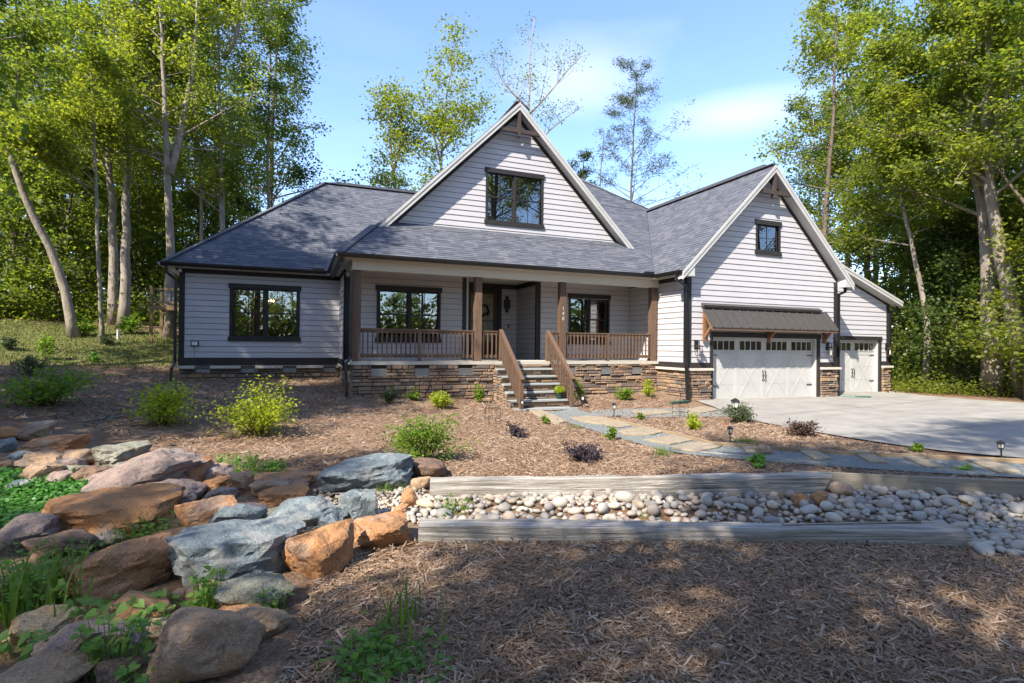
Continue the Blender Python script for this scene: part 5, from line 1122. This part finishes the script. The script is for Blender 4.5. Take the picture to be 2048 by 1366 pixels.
def tuft(name, label, x, y, rpx, length, n, seed, width=.007, lean=.7, broad=0, m=None):
    b = gp(x, y); r_ = rpx*mpp(b); rng = np.random.default_rng(seed); q = rng.normal(size=(n, 2))*r_*.5
    C = np.stack([q[:, 0], q[:, 1], H(q[:, 0]+b[0], q[:, 1]+b[1])-b[2]], 1); V, F = blades(C, length, width, rng, lean)
    e = empty(name, b, label, 'grass' if not broad else 'weed', 'weeds among the rocks and chips')
    o = link('blades', npmesh('blades', V, F, m or grass_m), None, 'stuff'); o.parent = e
    if broad:
        T = C[rng.integers(0, n, broad)]+np.stack([rng.normal(size=broad)*.03, rng.normal(size=broad)*.03, rng.random(broad)*length*.9], 1)
        o = link('leaves', leafmesh('leaves', T, .05, weed_m, rng, .35)); o.parent = e
    return e
tuft('grass_tuft', 'tall grass clump standing in the foreground bark chips', 800, 1265, 75, .30, 26, 1, .013, .8)
tuft('weed_patch', 'low bright green weeds with grass at the bottom centre-left', 765, 1335, 105, .09, 170, 2, .008, .9, broad=420)
tuft('grass_tuft', 'green grass clump beside the flat blue slab', 772, 985, 38, .17, 120, 3, .008, .9)
tuft('grass_tuft', 'wispy grass among the pebbles near the rear timber end', 905, 1030, 40, .16, 70, 4, .006, .9, broad=60)
tuft('grass_tuft', 'small grass clump growing before the front timber pebbles, centre', 1300, 1038, 26, .08, 40, 5, .006)
tuft('weed_patch', 'weeds growing at the top of the rock bank by the mulch', 470, 940, 60, .20, 90, 6, .008, .6, broad=300)
tuft('weed_patch', 'second weed clump on the bank beside the orange slab', 545, 940, 36, .15, 60, 7, .008, .6, broad=200)
tuft('weed_patch', 'grassy weeds in front of the long orange boulder', 290, 1085, 75, .26, 80, 8, .010, .9, broad=160)
tuft('weed_patch', 'tall leafy weeds at the left edge among the lower rocks', 60, 1225, 110, .42, 210, 9, .012, .9, broad=420)
tuft('weed_patch', 'slender weeds in front of the big blue slab', 420, 1225, 45, .30, 34, 10, .008, .6, broad=150)
tuft('weed_patch', 'thin weeds beside the olive-grey rock', 540, 1235, 34, .2, 26, 11, .009, .8, broad=40)
tuft('grass_tuft', 'grass clump by the gravel path left of the egg-shaped stone', 1325, 912, 22, .16, 80, 12, .008)
tuft('grass_tuft', 'low grass clump under the path light in the middle bed', 1490, 886, 26, .12, 90, 13, .009)
tuft('grass_tuft', 'small grass clump near the black-purple shrub and path', 1150, 857, 16, .10, 50, 14, .009)
# broad heart-leaved vines
def heart(mb, c, d, nrm, s):
    d = Vector(d).normalized(); n_ = Vector(nrm).normalized(); w = d.cross(n_).normalized(); n_ = w.cross(d)
    pr = [(0,-.12),(.30,-.38),(.52,-.15),(.46,.15),(.25,.5),(0,.85),(-.25,.5),(-.46,.15),(-.52,-.15),(-.30,-.38)]
    o = len(mb.v); c = Vector(c)
    for a, b in pr: mb.v.append(tuple(c+w*a*s+d*b*s+n_*(abs(a)*.22-.05*b*b)*s))
    mb.v.append(tuple(c+d*.25*s-n_*.03*s))
    for k in range(10): mb.f.append((o+k, o+(k+1) % 10, o+10))
def vine(label, x, y, wpx, hpx, n, seed, ls=.06):
    b = gp(x, y); s = mpp(b); R_ = random.Random(seed); e = empty('vine_plant', b, label, 'vine', 'vines in the lower left corner'); st, lf = MB(), MB()
    cx = Vector((CR[0], CR[1], 0)).normalized(); cf = Vector((CF[0], CF[1], 0)).normalized()
    for k in range(n):
        p = cx*R_.uniform(-.5, .5)*wpx*s+cf*R_.uniform(-.15, .35)*wpx*s*.5; z = R_.uniform(.1, 1)*hpx*s; root = p*.5
        tip = p+Vector((0, 0, z)); st.tube([root+Vector((0,0,-.02)), (root+tip)/2+Vector((0,0,z*.15)), tip], [.003, .0025, .0015], 4, False)
        for q in range(R_.choice((1, 2, 2))):
            heart(lf, tip+Vector((R_.uniform(-.04,.04), R_.uniform(-.04,.04), R_.uniform(-.03,.02))), (R_.uniform(-1,1), R_.uniform(-1,.3), R_.uniform(-.5,.1)), (R_.uniform(-.4,.4), R_.uniform(-.6,.1), 1), ls*R_.uniform(.6, 1.2))
    lf.sm = True
    for nm, mb, m in (('stems', st, gstem_m), ('leaves', lf, weed_m)): o = link(nm, mb.mesh(nm, m)); o.parent = e
vine('heart-leaved vine climbing over the rusty rock, lower left', 235, 1275, 190, 75, 34, 1)
vine('leafy vine clump left of the nearest tan boulder', 220, 1370, 170, 135, 60, 2, .05)
vine('trailing vine leaves at the left bottom corner', 40, 1330, 130, 60, 26, 3)
vine('vine leaves spilling over the front of the nearest boulder', 310, 1400, 150, 75, 20, 4, .055)
vine('vine sprig above the rusty rock beside the blue slab', 290, 1245, 150, 60, 22, 5, .05)
# pond weed, lawn grass, undergrowth: nobody could count these
def poly_pts(poly, n, rng):
    P = [gp(*p) for p in poly]; us = [p[0] for p in P]; vs_ = [p[1] for p in P]; u = rng.uniform(min(us), max(us), n); v = rng.uniform(min(vs_), max(vs_), n)
    k = inpoly(u, v, [(p[0], p[1]) for p in P]); return u[k], v[k]
rng = np.random.default_rng(77)
u, v = poly_pts([(-60,950),(60,955),(200,965),(215,985),(150,1010),(90,1050),(30,1085),(-60,1110)], 16000, rng)
C = np.stack([u, v, H(u, v)+.03+rng.random(len(u))*.09], 1)
o = link('pond_weed', leafmesh('pond_weed', C, .055, mat('pond_weed_leaf', [(.06, .17, .03), (.10, .24, .05), (.045, .13, .03)], .45, .4, trans=.3), rng, .28), None, 'stuff', 'bright green leafy weed covering the small pond'); o['category'] = 'pond weed'
u = rng.uniform(-26, .3, 60000); v = rng.uniform(20.4, 30.5, 60000); k = (v > 21.6+.28*(u+3.5)) & ((u < -3.9) | (v > 29.5)) & (v < 29.3-.15*(u+7)); u, v = u[k], v[k]
V, F = blades(np.stack([u, v, H(u, v)-.01], 1), .085, .03, rng, .9)
o = link('lawn_grass', npmesh('lawn_grass', V, F, mat('lawn_blade', [(.09, .115, .03), (.13, .15, .045), (.16, .155, .06), (.07, .10, .022)], .6, .25, trans=.3)), None, 'stuff', 'short dry green lawn grass rising to the wood'); o['category'] = 'grass'
def brush(name, label, cen, n, sp, ls, m):
    T = np.repeat(np.array(cen), n//len(cen), 0); C = T+rng.normal(size=T.shape)*np.array([sp, sp, 0]); C[:, 2] = H(C[:, 0], C[:, 1])+np.abs(rng.normal(size=len(C)))*T[:, 2]*.6+.03
    o = link(name, leafmesh(name, C, ls, m, rng, .6), None, 'stuff', label); o['category'] = 'undergrowth'
brush('undergrowth', 'weedy green undergrowth along the far edge of the driveway', [(u_, 15.5-(u_-23.6)*.9 if u_ < 26 else 13.3-(u_-26)*1.1, .5) for u_ in np.arange(23.9, 33, .45)], 8000, .55, .11, leaf_lit)
brush('wood_undergrowth', 'dark leafy undergrowth under the left wood', [(u_, 31+(i_ % 3)*2.2, 1.7) for i_, u_ in enumerate(np.arange(-26, 1, .7))], 34000, .9, .15, leaf_mid)
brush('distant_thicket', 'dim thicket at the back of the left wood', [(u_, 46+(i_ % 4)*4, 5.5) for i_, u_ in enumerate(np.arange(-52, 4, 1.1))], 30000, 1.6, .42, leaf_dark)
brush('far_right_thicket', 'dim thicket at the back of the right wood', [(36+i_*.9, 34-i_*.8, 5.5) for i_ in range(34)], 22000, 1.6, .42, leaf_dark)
brush('wood_floor_brush', 'dark leafy undergrowth under the right wood', [(u_, 17+(i_ % 4)*3, 1.3) for i_, u_ in enumerate(np.arange(26, 46, .8))]+[(29+i_, 10-i_*.4, 1.2) for i_ in range(10)], 30000, 1.0, .16, leaf_mid)
brush('unseen_thicket', 'unseen thicket behind the viewer, added to darken the window reflections', [(3+math.cos(R(k*5+125))*(36+k % 3*3), 1+math.sin(R(k*5+125))*(36+k % 3*3), 5.0) for k in range(52)], 42000, 1.8, .8, leaf_dark)  # unseen brush ring, added so the panes mirror leaves instead of bright open ground
# ------------------------------------------------------------------ small garden things
lampglass = mat('frosted_lamp_glass', (.55, .55, .5), .3, .5)
def path_light(x, yb, yt, label, tilt=0):
    b = gp(x, yb); s = mpp(b); H_ = (yb-yt)*s; e = empty('path_light', b, label, 'path light', 'solar path lights'); w = H_*.15
    for nm, mb, m in (('stake', MB().tube([(0,0,-.05),(0,0,H_*.58)], .012, 8), iron), ('lamp_glass', MB().lathe((0,0,H_*.62), [(w*.62,0),(w*.85,H_*.24)], 4), lampglass),
                      ('cap', MB().lathe((0,0,H_*.86), [(w*1.25,0),(w*1.2,H_*.03),(w*.5,H_*.11),(0,H_*.14)], 4), iron), ('collar', MB().lathe((0,0,H_*.55), [(0,0),(w*.7,0),(w*.7,H_*.07),(0,H_*.07)], 4), iron)):
        o = link(nm, mb.mesh(nm, m)); o.parent = e
    fr = MB()
    for k in range(4):
        a = k*math.pi/2; fr.tube([(w*.68*math.cos(a), w*.68*math.sin(a), H_*.61), (w*.95*math.cos(a), w*.95*math.sin(a), H_*.87)], .006, 5)
    o = link('frame', fr.mesh('frame', iron)); o.parent = e; e.rotation_euler = (tilt*.4, tilt, .5)
path_light(1470, 846, 796, 'black path light rising behind the grey-green shrub'); path_light(1460, 888, 852, 'black path light in the bed above the edging board')
path_light(2003, 920, 880, 'tilted path light at the driveway edge, far right', -.09); path_light(1228, 836, 805, 'path light between the side path and the main path'); path_light(1165, 818, 788, 'path light beside the right stair post'); path_light(1044, 824, 797, 'path light beside the left stair post')
def trellis(x, yb, yt, label):
    b = gp(x, yb); s = mpp(b); H_ = (yb-yt)*s; w = H_*.22; e = empty('wire_trellis', b, label, 'trellis', 'wire plant trellises'); m_ = MB()
    cs = [(-w,-w),(w,-w),(w,w),(-w,w)]
    for a, c in cs: m_.tube([(a,c,-.03),(a,c,H_*.62),(0,0,H_*.97)], .005, 5)
    for z in (.25, .62):
        for (a, c), (a2, c2) in zip(cs, cs[1:]+cs[:1]): m_.tube([(a,c,H_*z),(a2,c2,H_*z)], .004, 4)
    o = link('wire_frame', m_.mesh('wire_frame', iron)); o.parent = e
    o = link('finial', MB().lathe((0,0,H_*.95), [(0,0),(.014,.015),(.01,.035),(0,.06)], 8).mesh('finial', iron)); o.parent = e
trellis(985, 850, 796, 'small wire trellis left of the steps'); trellis(1360, 836, 788, 'small wire trellis near the garage corner')
pt_ = Vector((7.32, PV-.28*5+.14, 1.315-.2175*5)); e = empty('potted_plant', pt_, 'yellow-green plant in a dark green pot on the steps', 'potted plant')
o = link('pot', MB().lathe((0,0,0), [(0,0),(.08,0),(.105,.17),(.115,.17),(.115,.19),(.095,.19),(.09,.16),(0,.16)], 16).mesh('pot', mat('dark_green_pot', (.012, .035, .028), .4, .4))); o.parent = e
rng = np.random.default_rng(5); C = rng.normal(size=(420, 3)); C = C/np.linalg.norm(C, axis=1, keepdims=True)*np.array([.17, .17, .13])*rng.random((420, 1))**.4+np.array([0, 0, .27])
o = link('foliage', leafmesh('foliage', C, .06, sh_lime, rng, .7)); o.parent = e
# green splash pipes, cord on the mulch, white pipe, platform in the tree
grn = mat('green_plastic', (.03, .10, .07), .5, .4)
def hose(name, pts, r_, m, label, cat):
    return tag(MB().tube(pts, r_, 6).build(name, m), label, cat)
hose('drain_extension', [(11.7,14.0,.07),(11.5,13.9,h(11.5,13.9)+.05),(11.0,13.7,h(11,13.7)+.05),(10.7,13.6,h(10.7,13.6)+.04)], .045, grn, 'green drain sleeve at the foot of the garage left downspout', 'drain pipe')
hose('drain_extension', [(18.9,14.15,.06),(19.15,13.8,.05),(19.3,13.7,.045),(19.7,13.6,.04)], .04, grn, 'green drain sleeve between the two garage doors', 'drain pipe')
a = gp(205, 848); hose('garden_cord', [tuple(Vector(gp(x, y))+Vector((0,0,.015))) for x, y in ((178,846),(200,841),(232,830),(262,822),(240,835),(222,838),(230,846))], .012, grn, 'dark green cord lying on the mulch left of the shrub', 'cord')
hose('white_pipe', [gbase(237, 26), tuple(Vector(gbase(237, 26))+Vector((0,0,.5)))], .06, white, 'short white pipe standing on the lawn', 'pipe')
tp = at(302, 655, V=25.5); tz = h(tp[0], tp[1]); e = empty('tree_platform', (tp[0], tp[1], tz), 'wooden platform with railing around the trunk left of the house', 'platform')
pz1 = at(320, 612, V=25.5)[2]-tz; pz2 = at(320, 578, V=25.5)[2]-tz; pine = mat('raw_pine', [(.24, .165, .09), (.20, .14, .075)], .8, .2, noise=((12, 12, 4), .6), col2=(.14, .095, .05))
def pbox(nm, *a, m=None): o = link(nm, MB().box(*a).mesh(nm, m or pine)); o.parent = e; return o
pbox('post', -.05, .05, -.05, .05, -.2, pz2+.12); pbox('post', 1.18, 1.28, -.05, .05, -.2, pz1); pbox('post', -.06, .06, 1.74, 1.86, -.2, pz2)
for k in range(9): pbox('deck_board', -.1, 1.9, -.05+k*.21, .15+k*.21, pz1, pz1+.04)
pbox('beam', -.1, 1.9, -.075, -.04, pz1-.16, pz1-.005); pbox('top_rail', -.06, 1.9, -.04, .04, pz2-.04, pz2+.04); pbox('mid_rail', .06, 1.9, -.03, .03, pz1+.1, pz1+.17)
wm_ = MB()
for k in range(14): wm_.tube([(.1+k*.13, 0, pz1+.1), (.1+k*.13, 0, pz2)], .006, 4)
for k in range(5): wm_.tube([(.05, 0, pz1+.2+k*.13), (1.88, 0, pz1+.2+k*.13)], .006, 4)
o = link('wire_mesh', wm_.mesh('wire_mesh', vent_m)); o.parent = e
